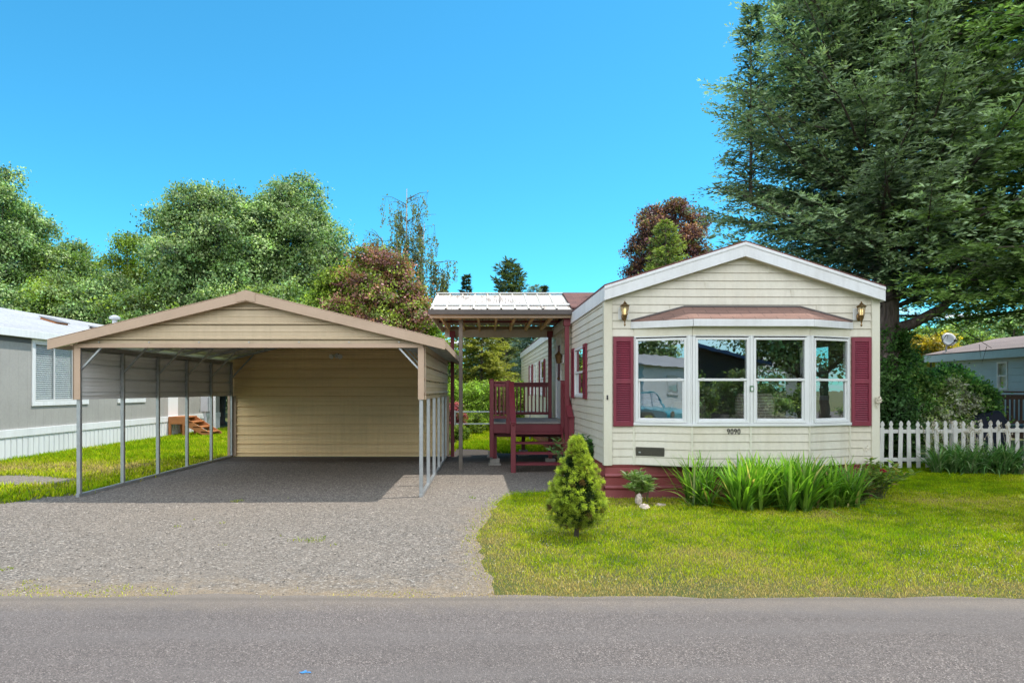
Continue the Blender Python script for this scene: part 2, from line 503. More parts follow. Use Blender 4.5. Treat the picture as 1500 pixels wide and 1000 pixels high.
c = nt.mix(nt.ramp(back, [(0., 0.), (.8, .85)]), c, (.07, .052, .038))
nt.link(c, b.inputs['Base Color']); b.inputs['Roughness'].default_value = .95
h = nt.math('ADD', nt.math('MULTIPLY', d1, -1.), nt.math('MULTIPLY_ADD', d2, -.5, nt.math('MULTIPLY', mid, 1.)))
nt.link(nt.bump(h, .9, .018), b.inputs['Normal'])
M['gravel'] = m
# ------------------------------------------------------------------ camera, light, sky
cam = bpy.data.objects.new('camera', bpy.data.cameras.new('camera')); COL.objects.link(cam)
cam.location = (0, 0, CZ); cam.rotation_euler = (rad(90), 0, 0)
cam.data.sensor_width = 36; cam.data.lens = F / 1500 * 36
cam.data.shift_x = (750 - CX) / 1500; cam.data.shift_y = (CY - 500) / 1500
cam.data.clip_start = .05; cam.data.clip_end = 2000
sc.camera = cam
SUN = Vector((.43, .125, 1.0)).normalized()
sun = bpy.data.objects.new('sun', bpy.data.lights.new('sun', 'SUN')); COL.objects.link(sun)
sun.data.energy = 5.0; sun.data.angle = rad(.55); sun.data.color = (1, .955, .88)
sun.rotation_euler = SUN.to_track_quat('Z', 'Y').to_euler(); sun.location = (6, 2, 30)
w = bpy.data.worlds.new('World'); sc.world = w; w.use_nodes = True
nt = NT(w); bg = nt.n['Background']
sky = nt.n.new('ShaderNodeTexSky'); sky.sky_type = 'NISHITA'; sky.sun_disc = False
sky.sun_elevation = math.asin(SUN.z); sky.sun_rotation = math.atan2(SUN.x, SUN.y)
sky.air_density = 1.0; sky.dust_density = .3; sky.ozone_density = 1.6; sky.altitude = 600
c = nt.mix(1.0, sky.outputs[0], (.41, 1.46, 1.64), 'MULTIPLY')
gen = nt.n.new('ShaderNodeTexCoord').outputs['Generated']
e = nt.xyz(gen)
mp = nt.n.new('ShaderNodeMapping'); mp.inputs['Scale'].default_value = (1.6, 1.6, 16); nt.link(gen, mp.inputs['Vector'])
cl = nt.noise(2.6, 6, .6, mp.outputs[0])
band = nt.ramp(e[2], [(.0, 1.), (.10, 1.), (.15, 0.)])
cf = nt.math('MULTIPLY', nt.ramp(cl, [(.5, 0.), (.6, 1.)]), band)
c = nt.mix(cf, c, (8.0, 8.6, 9.2))
# bright glow added to the southern sky behind the camera, fill for shaded fronts
south = nt.ramp(nt.math('MULTIPLY', e[1], -1.0), [(.0, 0.), (.38, 1.)]); high = nt.ramp(e[2], [(.02, 0.), (.16, 1.), (.42, 1.), (.80, .5)])
mp2 = nt.n.new('ShaderNodeMapping'); mp2.inputs['Scale'].default_value = (1, 1, 2.2); nt.link(gen, mp2.inputs['Vector'])
tex = nt.ramp(nt.noise(2.2, 6, .6, mp2.outputs[0]), [(.30, .62), (.62, 1.)])
c = nt.mix(nt.math('MULTIPLY', nt.math('MULTIPLY', south, high), tex), c, (23.0, 23.4, 24.2))
nt.link(c, bg.inputs['Color']); bg.inputs['Strength'].default_value = .15
sc.view_settings.view_transform = 'Standard'; sc.view_settings.look = 'None'; sc.view_settings.exposure = 0; sc.view_settings.gamma = 1
sc.render.engine = 'CYCLES'
cy = sc.cycles
cy.use_denoising = True; cy.denoiser = 'OPENIMAGEDENOISE'; cy.max_bounces = 7; cy.diffuse_bounces = 5; cy.glossy_bounces = 3
cy.transparent_max_bounces = 8; cy.transmission_bounces = 4; cy.caustics_reflective = False; cy.caustics_refractive = False
cy.use_adaptive_sampling = True; cy.adaptive_threshold = .015

# ------------------------------------------------------------------ ground
rng = np.random.default_rng(7)


def wobble(pts, step=.25, amp=.06, seed=1, smooth=.5):
    r = random.Random(seed); out = []
    n = len(pts)
    for i in range(n):
        a = Vector(pts[i][:2]); b = Vector(pts[(i + 1) % n][:2]); L = (b - a).length; k = max(1, int(L / step))
        am = amp if len(pts[i]) < 3 else pts[i][2]
        nr = Vector((-(b - a).y, (b - a).x)).normalized() if L > 0 else Vector((0, 0))
        for j in range(k):
            p = a.lerp(b, j / k) + nr * r.uniform(-am, am)
            out.append((p.x, p.y))
    return out


def sheet(name, poly, z, m, seed=None):
    from mathutils.geometry import tessellate_polygon
    v = [(x, y, z) for x, y in poly]
    tri = tessellate_polygon([[Vector(p) for p in v]])
    mb = MB(); mb.v = v
    for t in tri:
        a, b, c = (Vector(v[i]) for i in t)
        mb.f.append(tuple(t) if (b - a).cross(c - a).z > 0 else tuple(reversed(t)))
    o = mb.build(name, m); tag(o, kind='structure'); return o


def inside(poly, x, y):
    poly = np.asarray(poly); r = np.zeros(len(x), bool)
    x0, y0 = poly[:, 0], poly[:, 1]; x1, y1 = np.roll(x0, -1), np.roll(y0, -1)
    for a, b, c, d in zip(x0, y0, x1, y1):
        if b == d: continue
        r ^= ((b > y) != (d > y)) & (x < (c - a) * (y - b) / (d - b) + a)
    return r


g = MB()
# the ground: finer near the lot, out to the horizon
xs = [-900, -200, -60, -20, 0, 20, 60, 200, 900]
for i in range(len(xs) - 1):
    for j in range(len(xs) - 1):
        g.poly([(xs[i], xs[j], 0), (xs[i + 1], xs[j], 0), (xs[i + 1], xs[j + 1], 0), (xs[i], xs[j + 1], 0)])
tag(g.build('ground', M['soil']), kind='structure')

def road_edge(x): return 5.36 - .009 * x
road_poly = [(-90, -2.2), (90, -2.2), (90, road_edge(20))] + [(x, road_edge(x) + .03 * math.sin(x * 2.3) + .02 * math.sin(x * 5.1 + 1) + random.Random(int(x * 10)).uniform(-.025, .025)) for x in np.arange(20, -20, -.25)] + [(-90, road_edge(-20))]
sheet('road', road_poly, .010, M['asphalt'])
gp = [(-12.0, road_edge(-12) - .05, .01), (.05, road_edge(0) - .05, .03), (.05, 5.75), (-.03, 6.3), (-.12, 7.4), (-.07, 8.1), (.02, 8.9), (.2, 10.2), (.45, 10.75), (1.05, 11.0), (1.7, 11.4), (1.78, 12, .01), (1.65, 17.3, .02), (.3, 17.6), (-.05, 18.6), (-.95, 18.8, .01),
      (-1.0, 16.7, .01), (-6.5, 16.7, .02), (-6.46, 10.6, .05), (-6.9, 10.35), (-7.2, 9.6), (-8.0, 9.0), (-9.6, 8.5), (-12, 8.2)]
gravel_poly = wobble(gp, .16, .035, 5)
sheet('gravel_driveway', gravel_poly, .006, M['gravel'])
nb = wobble([(-13.5, 11.4), (-8.9, 11.5), (-7.6, 11.9), (-7.6, 12.5), (-9.0, 12.9), (-13.5, 13.0)], .25, .12, 9)
sheet('neighbour_gravel_path', nb, .008, M['gravel'])


def vnoise(x, y, f, seed):
    r = np.random.default_rng(seed).random((64, 64)); u, v = x * f, y * f
    i, j = np.floor(u).astype(int), np.floor(v).astype(int); a, b = u - i, v - j; a = a * a * (3 - 2 * a); b = b * b * (3 - 2 * b)
    g_ = lambda p, q: r[p % 64, q % 64]
    return (g_(i, j) * (1 - a) + g_(i + 1, j) * a) * (1 - b) + (g_(i, j + 1) * (1 - a) + g_(i + 1, j + 1) * a) * b


def blades(name, n, box, keep, hmin, hmax, wd, dry, m='grassblade', seed=3, light=1.0):
    r = np.random.default_rng(seed)
    x = r.uniform(box[0], box[1], n); y = r.uniform(box[2], box[3], n)
    k = keep(x, y); x, y = x[k], y[k]; n = len(x)
    n1 = vnoise(x, y, .9, 1) * .6 + vnoise(x, y, 3.1, 2) * .4; n2 = vnoise(x, y, .35, 3); n3 = vnoise(x, y, 6.5, 4)
    d = np.clip(dry(x, y) + (n1 - .5) * .95 + (n2 - .5) * .5 + (n3 - .5) * .45 + r.normal(0, .24, n), 0, 1)[:, None]
    lush = np.array([.23, .40, .008]) * (0.75 + .5 * n3[:, None]); olive = np.array([.56, .60, .012]); straw = np.array([.66, .49, .19])
    col = np.where(d < .5, lush + (olive - lush) * d * 2, olive + (straw - olive) * (d - .5) * 2) * r.uniform(.6, 1.4, (n, 1)) * 1.15 * light
    h = r.uniform(hmin, hmax, n) * (1.15 - .6 * d[:, 0]) * (.7 + .6 * n3)
    a = r.uniform(0, 2 * np.pi, n); w_ = wd * r.uniform(.6, 1.3, n) * (1 + y / 40)
    lean = r.uniform(.1, .9, n) * h; b = r.uniform(0, 2 * np.pi, n)
    p = np.stack([x, y, np.full(n, .002)], 1); s_ = np.stack([np.cos(a) * w_, np.sin(a) * w_, 0 * a], 1)
    t = p + np.stack([np.cos(b) * lean, np.sin(b) * lean, h], 1)
    v = np.stack([p - s_, p + s_, t], 1)
    c = np.repeat(col[:, None, :], 3, 1); c[:, :2] *= .48  # blade roots coloured darker to imitate shade low in the grass
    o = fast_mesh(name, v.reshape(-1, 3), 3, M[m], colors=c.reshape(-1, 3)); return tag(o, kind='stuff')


def soft_out(poly, x, y, j=.05):
    r = np.random.default_rng(11)
    return ~inside(poly, x + r.normal(0, j, len(x)), y + r.normal(0, j, len(x)))


HX, HY, HR = 1.823, 10.28, rad(1.2)          # main house: front-left corner and turn
house_fp = [(HX, HY), (HX + 4.27, HY + .09), (HX + 4.27 - .38, HY + 18.4), (HX - .38, HY + 18.3)]
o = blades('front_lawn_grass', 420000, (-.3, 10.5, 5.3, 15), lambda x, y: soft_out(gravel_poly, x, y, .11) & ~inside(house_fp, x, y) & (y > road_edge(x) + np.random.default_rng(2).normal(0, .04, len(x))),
       .020, .046, .0036, lambda x, y: .40 + .55 * np.clip((5.9 - y) / .45, 0, 1) - .30 * np.clip((y - 10.2) / 1.5, 0, 1) + .35 * np.exp(-((x - .1) / .25) ** 2))
tag(o, 'mown green and straw coloured lawn in front of the cream mobile home', 'grass')
o = blades('side_lawn_grass', 120000, (-13.5, -6.2, 8, 30), lambda x, y: soft_out(gravel_poly, x, y) & soft_out(nb, x, y, .12) & (x > -11.55),
       .04, .10, .008, lambda x, y: .22 + .5 * np.exp(-((y - 14.2) / 1.4) ** 2) * (x < -7.5), seed=5)
tag(o, 'uneven grass strip between the carport and the taupe mobile home', 'grass')
o = blades('back_lawn_grass', 40000, (-1.0, 1.8, 17, 30), lambda x, y: soft_out(gravel_poly, x, y), .04, .1, .012, lambda x, y: .35 + 0 * x, seed=6)
tag(o, 'bright back yard grass seen beyond the porch', 'grass')
o = blades('dry_verge_grass', 13000, (-9, .4, 5.33, 6.2), lambda x, y: (vnoise(x, y, 1.3, 8) + vnoise(x, y, 5, 9) * .5 > .62 + (y - 5.35) * 1.1 + np.where(x < -5, .35, 0)), .012, .03, .004, lambda x, y: .8 + 0 * x, seed=8)
tag(o, 'sparse dry grass along the edge of the gravel by the road', 'grass')
o = blades('driveway_weeds', 60000, (-9, -.2, 6.0, 10.3), lambda x, y: (vnoise(x, y, 1.1, 18) * .55 + vnoise(x, y, 4.2, 19) * .6 > .93), .015, .04, .004, lambda x, y: .35 + 0 * x, seed=9, light=.8)
tag(o, 'small green weeds scattered through the gravel drive', 'weeds')

# pebbles on the gravel
def pebbles(name, n, box, keep, r0, r1, seed, warm=0.0):
    r = np.random.default_rng(seed)
    x = r.uniform(box[0], box[1], n); y = r.uniform(box[2], box[3], n); k = keep(x, y); x, y = x[k], y[k]; n = len(x)
    s_ = r0 + (r1 - r0) * r.random(n) ** 2.2
    base = np.array([(1, 0, 0), (0, 1, 0), (-1, 0, 0), (0, -1, 0), (.2, .1, .8), (0, 0, -.6)])
    v = base[None] * (s_[:, None, None] * r.uniform(.6, 1.25, (n, 6, 1))); a = r.uniform(0, 6.28, n); ca, sa = np.cos(a)[:, None], np.sin(a)[:, None]
    vx = v[:, :, 0] * ca - v[:, :, 1] * sa * .8; vy = v[:, :, 0] * sa + v[:, :, 1] * ca * .8
    v = np.stack([vx + x[:, None], vy + y[:, None], v[:, :, 2] * .75 + .006 + s_[:, None] * .25], 2)
    f = np.array([(0, 1, 4), (1, 2, 4), (2, 3, 4), (3, 0, 4)])
    fa = (f[None] + (np.arange(n) * 6)[:, None, None]).reshape(-1, 3)
    t = r.random((n, 1)); col = (np.array([.10, .088, .076]) * (1 - t) + np.array([.40, .345, .29]) * t) * r.uniform(.7, 1.2, (n, 1)); col += warm * np.array([.03, .01, -.02])
    c = np.repeat(col[:, None], 6, 1).reshape(-1, 3)
    return tag(fast_mesh(name, v.reshape(-1, 3), 3, M['stone'], colors=c, faces=fa), kind='stuff')


o = pebbles('driveway_gravel', 130000, (-9.5, 1.7, 5.35, 15.4), lambda x, y: inside(gravel_poly, x, y) & (np.random.default_rng(4).random(len(x)) < np.clip(14 / y - .55, .1, 1) * np.clip((y - 5.2) / 1.1, .22, 1) * np.clip((.25 - x) / .7, .3, 1)), .004, .015, 12)
tag(o, 'loose grey gravel stones on the driveway', 'gravel')
o = pebbles('road_grit', 6000, (-9, 9, 2.5, 5.4), lambda x, y: np.random.default_rng(4).random(len(x)) < np.clip((y - 3.5) / 1.9, .12, 1), .003, .008, 13)
tag(o, 'fine grit scattered along the edge of the asphalt', 'grit')
# clover heads in the lawn
r = np.random.default_rng(31); n = 2600
x = r.uniform(0, 8, n); y = r.uniform(5.6, 11, n); k = (~inside(gravel_poly, x, y)) & (~inside(house_fp, x, y)) & (vnoise(x, y, .8, 5) > .3); x, y = x[k], y[k]; n = len(x)
b0 = np.array([(-1, 0, 0), (0, -1, .3), (1, 0, 0), (0, 1, .6)]) * .0055
v = b0[None] * r.uniform(.6, 1.2, (n, 1, 1)) + np.stack([x, y, r.uniform(.03, .055, n)], 1)[:, None]
o = fast_mesh('clover_flowers', v.reshape(-1, 3), 4, M['stone'], colors=np.tile([.5, .5, .36], (n * 4, 1)))
tag(o, 'tiny white clover heads dotted over the front lawn', 'flowers', kind='stuff')
# blue utility mark on the asphalt
mk = MB(); x0, y0 = G(447, 987)
mk.poly([(x0 + dx, y0 + dy, .0145) for dx, dy in ((-.035, -.004), (-.01, -.02), (.005, -.008), (.04, -.012), (.03, .006), (.008, .004), (-.002, .03), (-.016, .008))])
tag(mk.build('paint_mark', M['bluepaint']), 'small blue utility paint mark sprayed on the asphalt', 'paint mark')
# ------------------------------------------------------------------ carport
XL, XR, YF, YB = -6.42, -1.05, 10.4, 16.6
XM = (XL + XR) / 2; EZ, AZ = 2.42, 3.17; HW = 3.05
cp = thing('carport', 'open tan steel carport with ribbed gable and solid back wall', 'carport', (XM, YF, 0))
slope = (AZ - EZ) / HW
def rz(x): return AZ - abs(x - XM) * slope
# roof sheets, ribs running front to back
for sgn in (-1, 1):
    mb = MB(); L = math.hypot(HW, AZ - EZ); V = Vector((sgn * HW, 0, EZ - AZ)) / L; N = Vector((-V.z * sgn, 0, V.x * sgn))
    if N.z < 0: N = -N
    strip_wall(mb, (XM, YF - .16, AZ), (0, 1, 0), V, N, rib_prof(0, L, minor=False), lambda v: (0, YB - YF + .34))
    o = mb.build('roof_panel', M['galvwall'], cp)
    mb = MB(); strip_wall(mb, Vector((XM, YF - .16, AZ)) + N * .004, (0, 1, 0), V, N, rib_prof(0, L, minor=False), lambda v: (0, YB - YF + .34))
    mb.build('roof_sheet_outer', M['beigetrim'], cp)
    for (y0, y1) in ((YF - .185, YF - .165), (YB + .185, YB + .205)):
        mb = MB()   # rake trim: angled steel face
        a = Vector((XM, y0, AZ + .03)); b = Vector((XM + sgn * (HW + .02), y0, EZ + .03))
        mb.prism([a, b, b + Vector((0, 0, -.15)), a + Vector((0, 0, -.15))], (0, y1 - y0, 0)); mb.build('rake_trim', M['beigetrim'], cp, bev=.004)
    mb = MB()
    a = Vector((XM, YF - .187, AZ + .034)); b = Vector((XM + sgn * (HW + .02), YF - .187, EZ + .034))
    mb.prism([a, b, b + Vector((0, 0, .008)), a + Vector((0, 0, .008))], (0, .12, 0))
    mb.build('rake_flange', M['beigetrim'], cp, bev=.004)
    mb = MB(); ex = XM + sgn * (HW + .01)
    mb.box(min(ex, ex + sgn * .012), max(ex, ex + sgn * .012), YF - .16, YB + .18, EZ - .09, EZ + .02)
    mb.build('eave_trim', M['beigetrim'], cp)
mb = MB(); mb.prism([(XM - .14, YF - .195, AZ + .045 - .14 * slope), (XM, YF - .195, AZ + .05), (XM + .14, YF - .195, AZ + .045 - .14 * slope), (XM + .14, YF - .195, AZ - .1 - .14 * slope), (XM, YF - .195, AZ - .105), (XM - .14, YF - .195, AZ - .1 - .14 * slope)], (0, .012, 0))
mb.build('ridge_cap', M['beigetrim'], cp)
GB = 2.39
# front gable sheet
mb = MB()
strip_wall(mb, (XM, YF - .045, 0), (1, 0, 0), (0, 0, 1), (0, -1, 0), rib_prof(GB, AZ - .04, .236), lambda v: (-min(XM - XL, max(0, (AZ - .03 - v) / slope)), min(XM - XL, max(0, (AZ - .03 - v) / slope))))
mb.build('gable_panel', M['beige'], cp)
mb = MB(); mb.box(XL - .04, XR + .04, YF - .075, YF - .065, GB - .045, GB + .012).box(XL - .04, XR + .04, YF - .075, YF + .01, GB - .05, GB - .045)
mb.build('gable_trim', M['beigetrim'], cp)
for i in range(7):
    mb = MB(); mb.tube([(XL + .35 + i * .78, YF - .066, GB + .035), (XL + .35 + i * .78, YF - .078, GB + .035)], .011, 6)
    mb.build('screw', M['galv'], cp)
mb = MB(); mb.box(XL, XR, YF - .035, YF + .02, GB - .03, GB + .03); mb.build('header', M['galv'], cp)
# back wall
mb = MB()
strip_wall(mb, (XL, YB + .035, 0), (1, 0, 0), (0, 0, 1), (0, -1, 0), rib_prof(.02, AZ - .06, .232), lambda v: (0 if v < EZ else max(0, XM - XL - (AZ - .02 - v) / slope), (XR - XL) if v < EZ else min(XR - XL, XM - XL + (AZ - .02 - v) / slope)))
mb.build('back_wall', M['beigewall'], cp)
# side curtains (upper half)
SZ = 1.53
for X, sg, mm in ((XL, -1, 'galvwall'), (XR, 1, 'beige')):
    mb = MB(); strip_wall(mb, (X + sg * .036, YF, 0), (0, 1, 0), (0, 0, 1), (sg, 0, 0), rib_prof(SZ, EZ - .02, .229), lambda v: (0, YB - YF))
    mb.build('side_panel', M[mm], cp)
    mb = MB()
    mb.box(X - .045, X + .05, YF - .062, YF - .052, SZ, GB - .05)
    xx = X + sg * .062
    mb.box(min(xx, xx + sg * .008), max(xx, xx + sg * .008), YF - .052, YF + .07, SZ, EZ - .03)
    mb.build('corner_trim', M['beigetrim'], cp)
    mb = MB(); mb.box(min(X - sg * .10, X + sg * .04), max(X - sg * .10, X + sg * .04), YB - .008, YB + .004, .02, SZ).box(X - .03 + sg * .05, X + .03 + sg * .05, YB - .08, YB + .05, .02, SZ)
    mb.build('back_corner_trim', M['beigetrim'], cp)
    # posts, base rail, braces
    for k in range(6):
        y = YF + (YB - YF) * k / 5
        if k == 5: y -= .04
        mb = MB(); mb.box(X - .029, X + .029, y - .029, y + .029, .055, EZ - .1); mb.build('post', M['galv'], cp, bev=.004)
        mb = MB(); x1 = X - sg * .55
        mb.beam((X - sg * .03, y, EZ - .42), (x1, y, rz(x1) - .09), .025, .04, (0, 1, 0)); mb.build('brace', M['galv'], cp)
    mb = MB(); mb.box(X - .03, X + .03, YF - .05, YB + .03, .0, .055); mb.build('base_rail', M['galv'], cp, bev=.004)
    mb = MB(); mb.beam((X, YF, EZ - .07), (X, YB, EZ - .07), .05, .06); mb.build('eave_rail', M['galv'], cp)
for k in range(6):
    y = YF + (YB - YF) * k / 5 - (.04 if k == 5 else 0)
    mb = MB()
    for sgn in (-1, 1): mb.beam((XM + sgn * (HW - .02), y, EZ - .05), (XM, y, AZ - .045), .055, .055)
    mb.build('rafter', M['galv'], cp)
# wall mounted security light
fl = P(493, 520, 16.5)
sl = thing('security_light', 'twin white floodlight fixed high on the carport back wall', 'light', tuple(fl))
mb = MB(); mb.tube([(fl.x, 16.62, fl.z), (fl.x, 16.5, fl.z)], [.055, .045], 12); mb.build('mount', M['white'], sl)
for s_ in (-1, 1):
    mb = MB(); mb.tube([(fl.x, 16.5, fl.z), (fl.x + s_ * .07, 16.47, fl.z - .01)], .012, 8).tube([(fl.x + s_ * .05, 16.5, fl.z), (fl.x + s_ * .085, 16.45, fl.z - .02), (fl.x + s_ * .11, 16.39, fl.z - .045)], [.02, .04, .062], 12)
    mb.build('lamp_head', M['white'], sl, smooth=False)
mb = MB(); mb.ell((fl.x, 16.46, fl.z - .05), (.03, .03, .035)); mb.build('sensor', M['white'], sl, smooth=True)
# ------------------------------------------------------------------ main mobile home (local frame: x right, y back)
W, L = 4.27, 18.3
hs = thing('mobile_home', 'cream mobile home with bay window, maroon shutters and red skirting', 'mobile home', (HX, HY, 0), HR, local=True)
BX = (.445, 1.245, 3.025, 3.825); BP = -.33
SL = (3.98 - 3.31) / (W / 2)
def htop(x): return 3.98 - abs(x - W / 2) * SL
SKZ = .52
LW = [(1.93, 3.02, 1.54, 2.50), (5.15, 6.1, 1.0, 3.0), (8.9, 9.9, 1.5, 2.55), (11.3, 12.0, 1.5, 2.55), (12.9, 13.7, 1.5, 2.55)]   # side openings (y0,y1,z0,z1)
RW = [(1.3, 2.4, 1.5, 2.5)]


def wall(name, O, U, N, ln, z0, z1, mm, cuts=(), top=None, lap=.124, out=.014, start=0.0, parent=None):
    mb = MB(); strip_wall(mb, O, U, (0, 0, 1), N, lap_prof(z0, z1, lap, out, start), top or (lambda v: (0, ln)), cuts)
    return mb.build(name, M[mm], parent or hs)


def front_u(v):
    # rake line of the gable
    t = max(0.0, min(W / 2, (3.98 - .1 - v) / SL))
    return (W / 2 - t, W / 2 + t)


wall('front_wall', (0, 0, 0), (1, 0, 0), (0, -1, 0), W, SKZ, 3.86, 'cream', [(BX[0], BX[3], 0, 2.70)], front_u)
wall('side_wall', (0, 0, 0), (0, 1, 0), (-1, 0, 0), L, SKZ, 3.14, 'cream', [(a, b, c, d) for a, b, c, d in LW])
wall('side_wall', (W, 0, 0), (0, 1, 0), (1, 0, 0), L, SKZ, 3.14, 'cream', [(a, b, c, d) for a, b, c, d in RW])
wall('rear_wall', (0, L, 0), (1, 0, 0), (0, 1, 0), W, SKZ, 3.86, 'cream', (), front_u)
for jx, jk, jn in ((1.55, 22, 1), (2.9, 21, 1), (1.0, 19, 1), (2.55, 24, 1), (3.3, 19, 1)):      # overlaps where siding lengths meet
    zb = SKZ + jk * .124
    MB().box(jx, jx + .05, -.0185, -.004, zb + .008, zb + .118).build('siding_joint', M['cream'], hs)
# skirting: rolled horizontal courses
sk = [(0, .035), (.015, .03), (.13, .012), (.15, .03), (.165, .034), (.18, .028), (.2, .015), (.32, .012), (.335, .03), (.35, .034), (.365, .028), (.385, .013), (.48, .008), (.5, .02), (.52, .02)]
for O, U, N, ln in (((0, .012, 0), (1, 0, 0), (0, -1, 0), W), ((.012, 0, 0), (0, 1, 0), (-1, 0, 0), L), ((W - .012, 0, 0), (0, 1, 0), (1, 0, 0), L)):
    mb = MB(); strip_wall(mb, O, U, (0, 0, 1), N, sk, lambda v: (-.01, ln + .01)); mb.build('skirting', M['skirt'], hs)
dd = Vector((BX[1] - BX[0], BP, 0)); fl_ = dd.length
bayf = [(Vector((BX[0], 0, 0)), dd.normalized(), fl_), (Vector((BX[1], BP, 0)), Vector((1, 0, 0)), BX[2] - BX[1]), (Vector((BX[2], BP, 0)), Vector((dd.x, -dd.y, 0)).normalized(), fl_)]
wins = [[(.03, .785)], [(.045, .855), (.925, 1.735)], [(.08, .835)]]
WZ0, WZ1 = 1.18, 2.47


def frame_at(O, U):
    U = Vector(U).normalized(); N = Vector((U.y, -U.x, 0))      # outward normal
    m4 = Matrix(((U.x, -N.x, 0, O[0]), (U.y, -N.y, 0, O[1]), (0, 0, 1, 0), (0, 0, 0, 1)))
    return m4, N         # local: x along wall, y into the house, z up


def window(M4, u0, u1, z0, z1, parent, trim=.04, hung=True, mat='white', glass='glass', group_name='window', mull=(), mid=None):
    mb = MB(M4)
    t = trim
    mb.box(u0, u0 + t, -.03, .05, z0, z1).box(u1 - t, u1, -.03, .05, z0, z1)
    mb.box(u0 + t, u1 - t, -.03, .05, z1 - t, z1).box(u0 + t, u1 - t, -.034, .05, z0, z0 + t * 1.1)
    w_ = mb.build(group_name, M[mat], parent, bev=.003)
    zm = mid or (z0 + z1) / 2
    if hung:
        s = MB(M4); a, b = u0 + t, u1 - t; q = .028
        s.box(a, b, -.022, .004, zm - .018, zm + .018)
        s.box(a, a + q, -.004, .03, z0 + t * 1.1, zm - .018).box(b - q, b, -.004, .03, z0 + t * 1.1, zm - .018).box(a + q, b - q, -.004, .03, z0 + t * 1.1, z0 + t * 1.1 + .03)
        s.box(a + .05, a + .10, -.03, -.022, zm + .012, zm + .024).box(b - .10, b - .05, -.03, -.022, zm + .012, zm + .024)
        s.build('sash', M[mat], w_, bev=.002)
        g_ = MB(M4); g_.poly([(a, -.008, zm + .018), (b, -.008, zm + .018), (b, -.008, z1 - t), (a, -.008, z1 - t)]); g_.build('pane', M[glass], w_)
        g_ = MB(M4); g_.poly([(a + q, .012, z0 + t * 1.1 + .03), (b - q, .012, z0 + t * 1.1 + .03), (b - q, .012, zm - .018), (a + q, .012, zm - .018)]); g_.build('pane', M[glass], w_)
    else:
        s = MB(M4)
        for k in mull: s.box(k - .018, k + .018, -.022, .02, z0 + t * 1.1, z1 - t)
        if mull: s.build('mullion', M[mat], w_, bev=.002)
        g_ = MB(M4); g_.poly([(u0 + t, 0, z0 + t), (u1 - t, 0, z0 + t), (u1 - t, 0, z1 - t), (u0 + t, 0, z1 - t)]); g_.build('pane', M[glass], w_)
    return w_


def shutter(M4, u0, u1, z0, z1, parent, mat='maroon'):
    mb = MB(M4); st = min(.045, (u1 - u0) * .2); zm = (z0 + z1) / 2; y0, y1 = -.045, -.014
    mb.box(u0, u0 + st, y0, y1, z0, z1).box(u1 - st, u1, y0, y1, z0, z1)
    for a, b in ((z0, z0 + .07), (zm - .03, zm + .03), (z1 - .07, z1)): mb.box(u0 + st, u1 - st, y0 + .001, y1, a, b)
    mb.box(u0 + st, u1 - st, y1 - .003, y1, z0 + .07, z1 - .07)
    for a, b in ((z0 + .07, zm - .03), (zm + .03, z1 - .07)):
        k = int((b - a) / .034); s = (b - a) / k
        for i in range(k):
            z = a + i * s
            mb.poly([(u0 + st, y0 + .003, z + .002), (u1 - st, y0 + .003, z + .002), (u1 - st, y1 - .004, z + s), (u0 + st, y1 - .004, z + s)])
            mb.poly([(u0 + st, y0 + .003, z + .002), (u1 - st, y0 + .003, z + .002), (u1 - st, y1 - .004, z - .001), (u0 + st, y1 - .004, z - .001)])
    return mb.build('shutter', M[mat], parent)


for k, (O, U, ln) in enumerate(bayf):
    M4, N = frame_at(O, U)
    e = .0
    mb = MB(); strip_wall(mb, O, U, (0, 0, 1), N, lap_prof(SKZ, WZ0 - .03), lambda v: (0, ln)); mb.build('bay_siding', M['cream'], hs)
    # sill, header, posts
    mb = MB(M4)
    mb.box(-.01, ln + .01, -.045, .06, WZ0 - .045, WZ0 - .005)
    cuts = [(a, b) for a, b in wins[k]]
    for a, b in subtract(0.0, ln, cuts):
        mb.box(a, b, -.02, .06, WZ0 - .005, WZ1 + .02)
        if b - a > .05: mb.box(a + (b - a) * .28, b - (b - a) * .28, -.034, -.02, WZ0 - .005, WZ1 + .02)
    mb.box(0, ln, -.026, .06, WZ1 + .02, WZ1 + .035)
    mb.build('bay_post', M['white'], hs, bev=.003)
    mb = MB(M4); mb.box(0, ln, -.018, .06, WZ1 + .036, 2.70); mb.build('bay_header', M['creamtrim'], hs)
    for u in {0: (0.0, ln), 1: (.885,), 2: (0.0, ln)}[k]:
        mb = MB(M4); mb.box(u - .016, u + .016, -.022, .0, SKZ, WZ0 - .045); mb.build('bay_corner_trim', M['creamtrim'], hs, bev=.003)
    for a, b in wins[k]: window(M4, a, b, WZ0, WZ1, hs, .035, mid=1.835)
# bay bottom, seat, skirt
mb = MB(); mb.prism([(BX[0], .02, SKZ), (BX[1], BP + .003, SKZ), (BX[2], BP + .003, SKZ), (BX[3], .02, SKZ)], (0, 0, .02)); mb.build('bay_floor', M['creamtrim'], hs)
mb = MB(); mb.prism([(BX[0] + .02, .05, 1.06), (BX[1], BP + .05, 1.06), (BX[2], BP + .05, 1.06), (BX[3] - .02, .05, 1.06)], (0, 0, .04)); mb.build('bay_seat', M['interior'], hs)
mb = MB(); mb.prism([(BX[0] + .03, .05, .5), (BX[1], BP + .06, .5), (BX[2], BP + .06, .5), (BX[3] - .03, .05, .5)], (0, 0, .56)); mb.build('bay_base_box', M['darkroom'], hs)
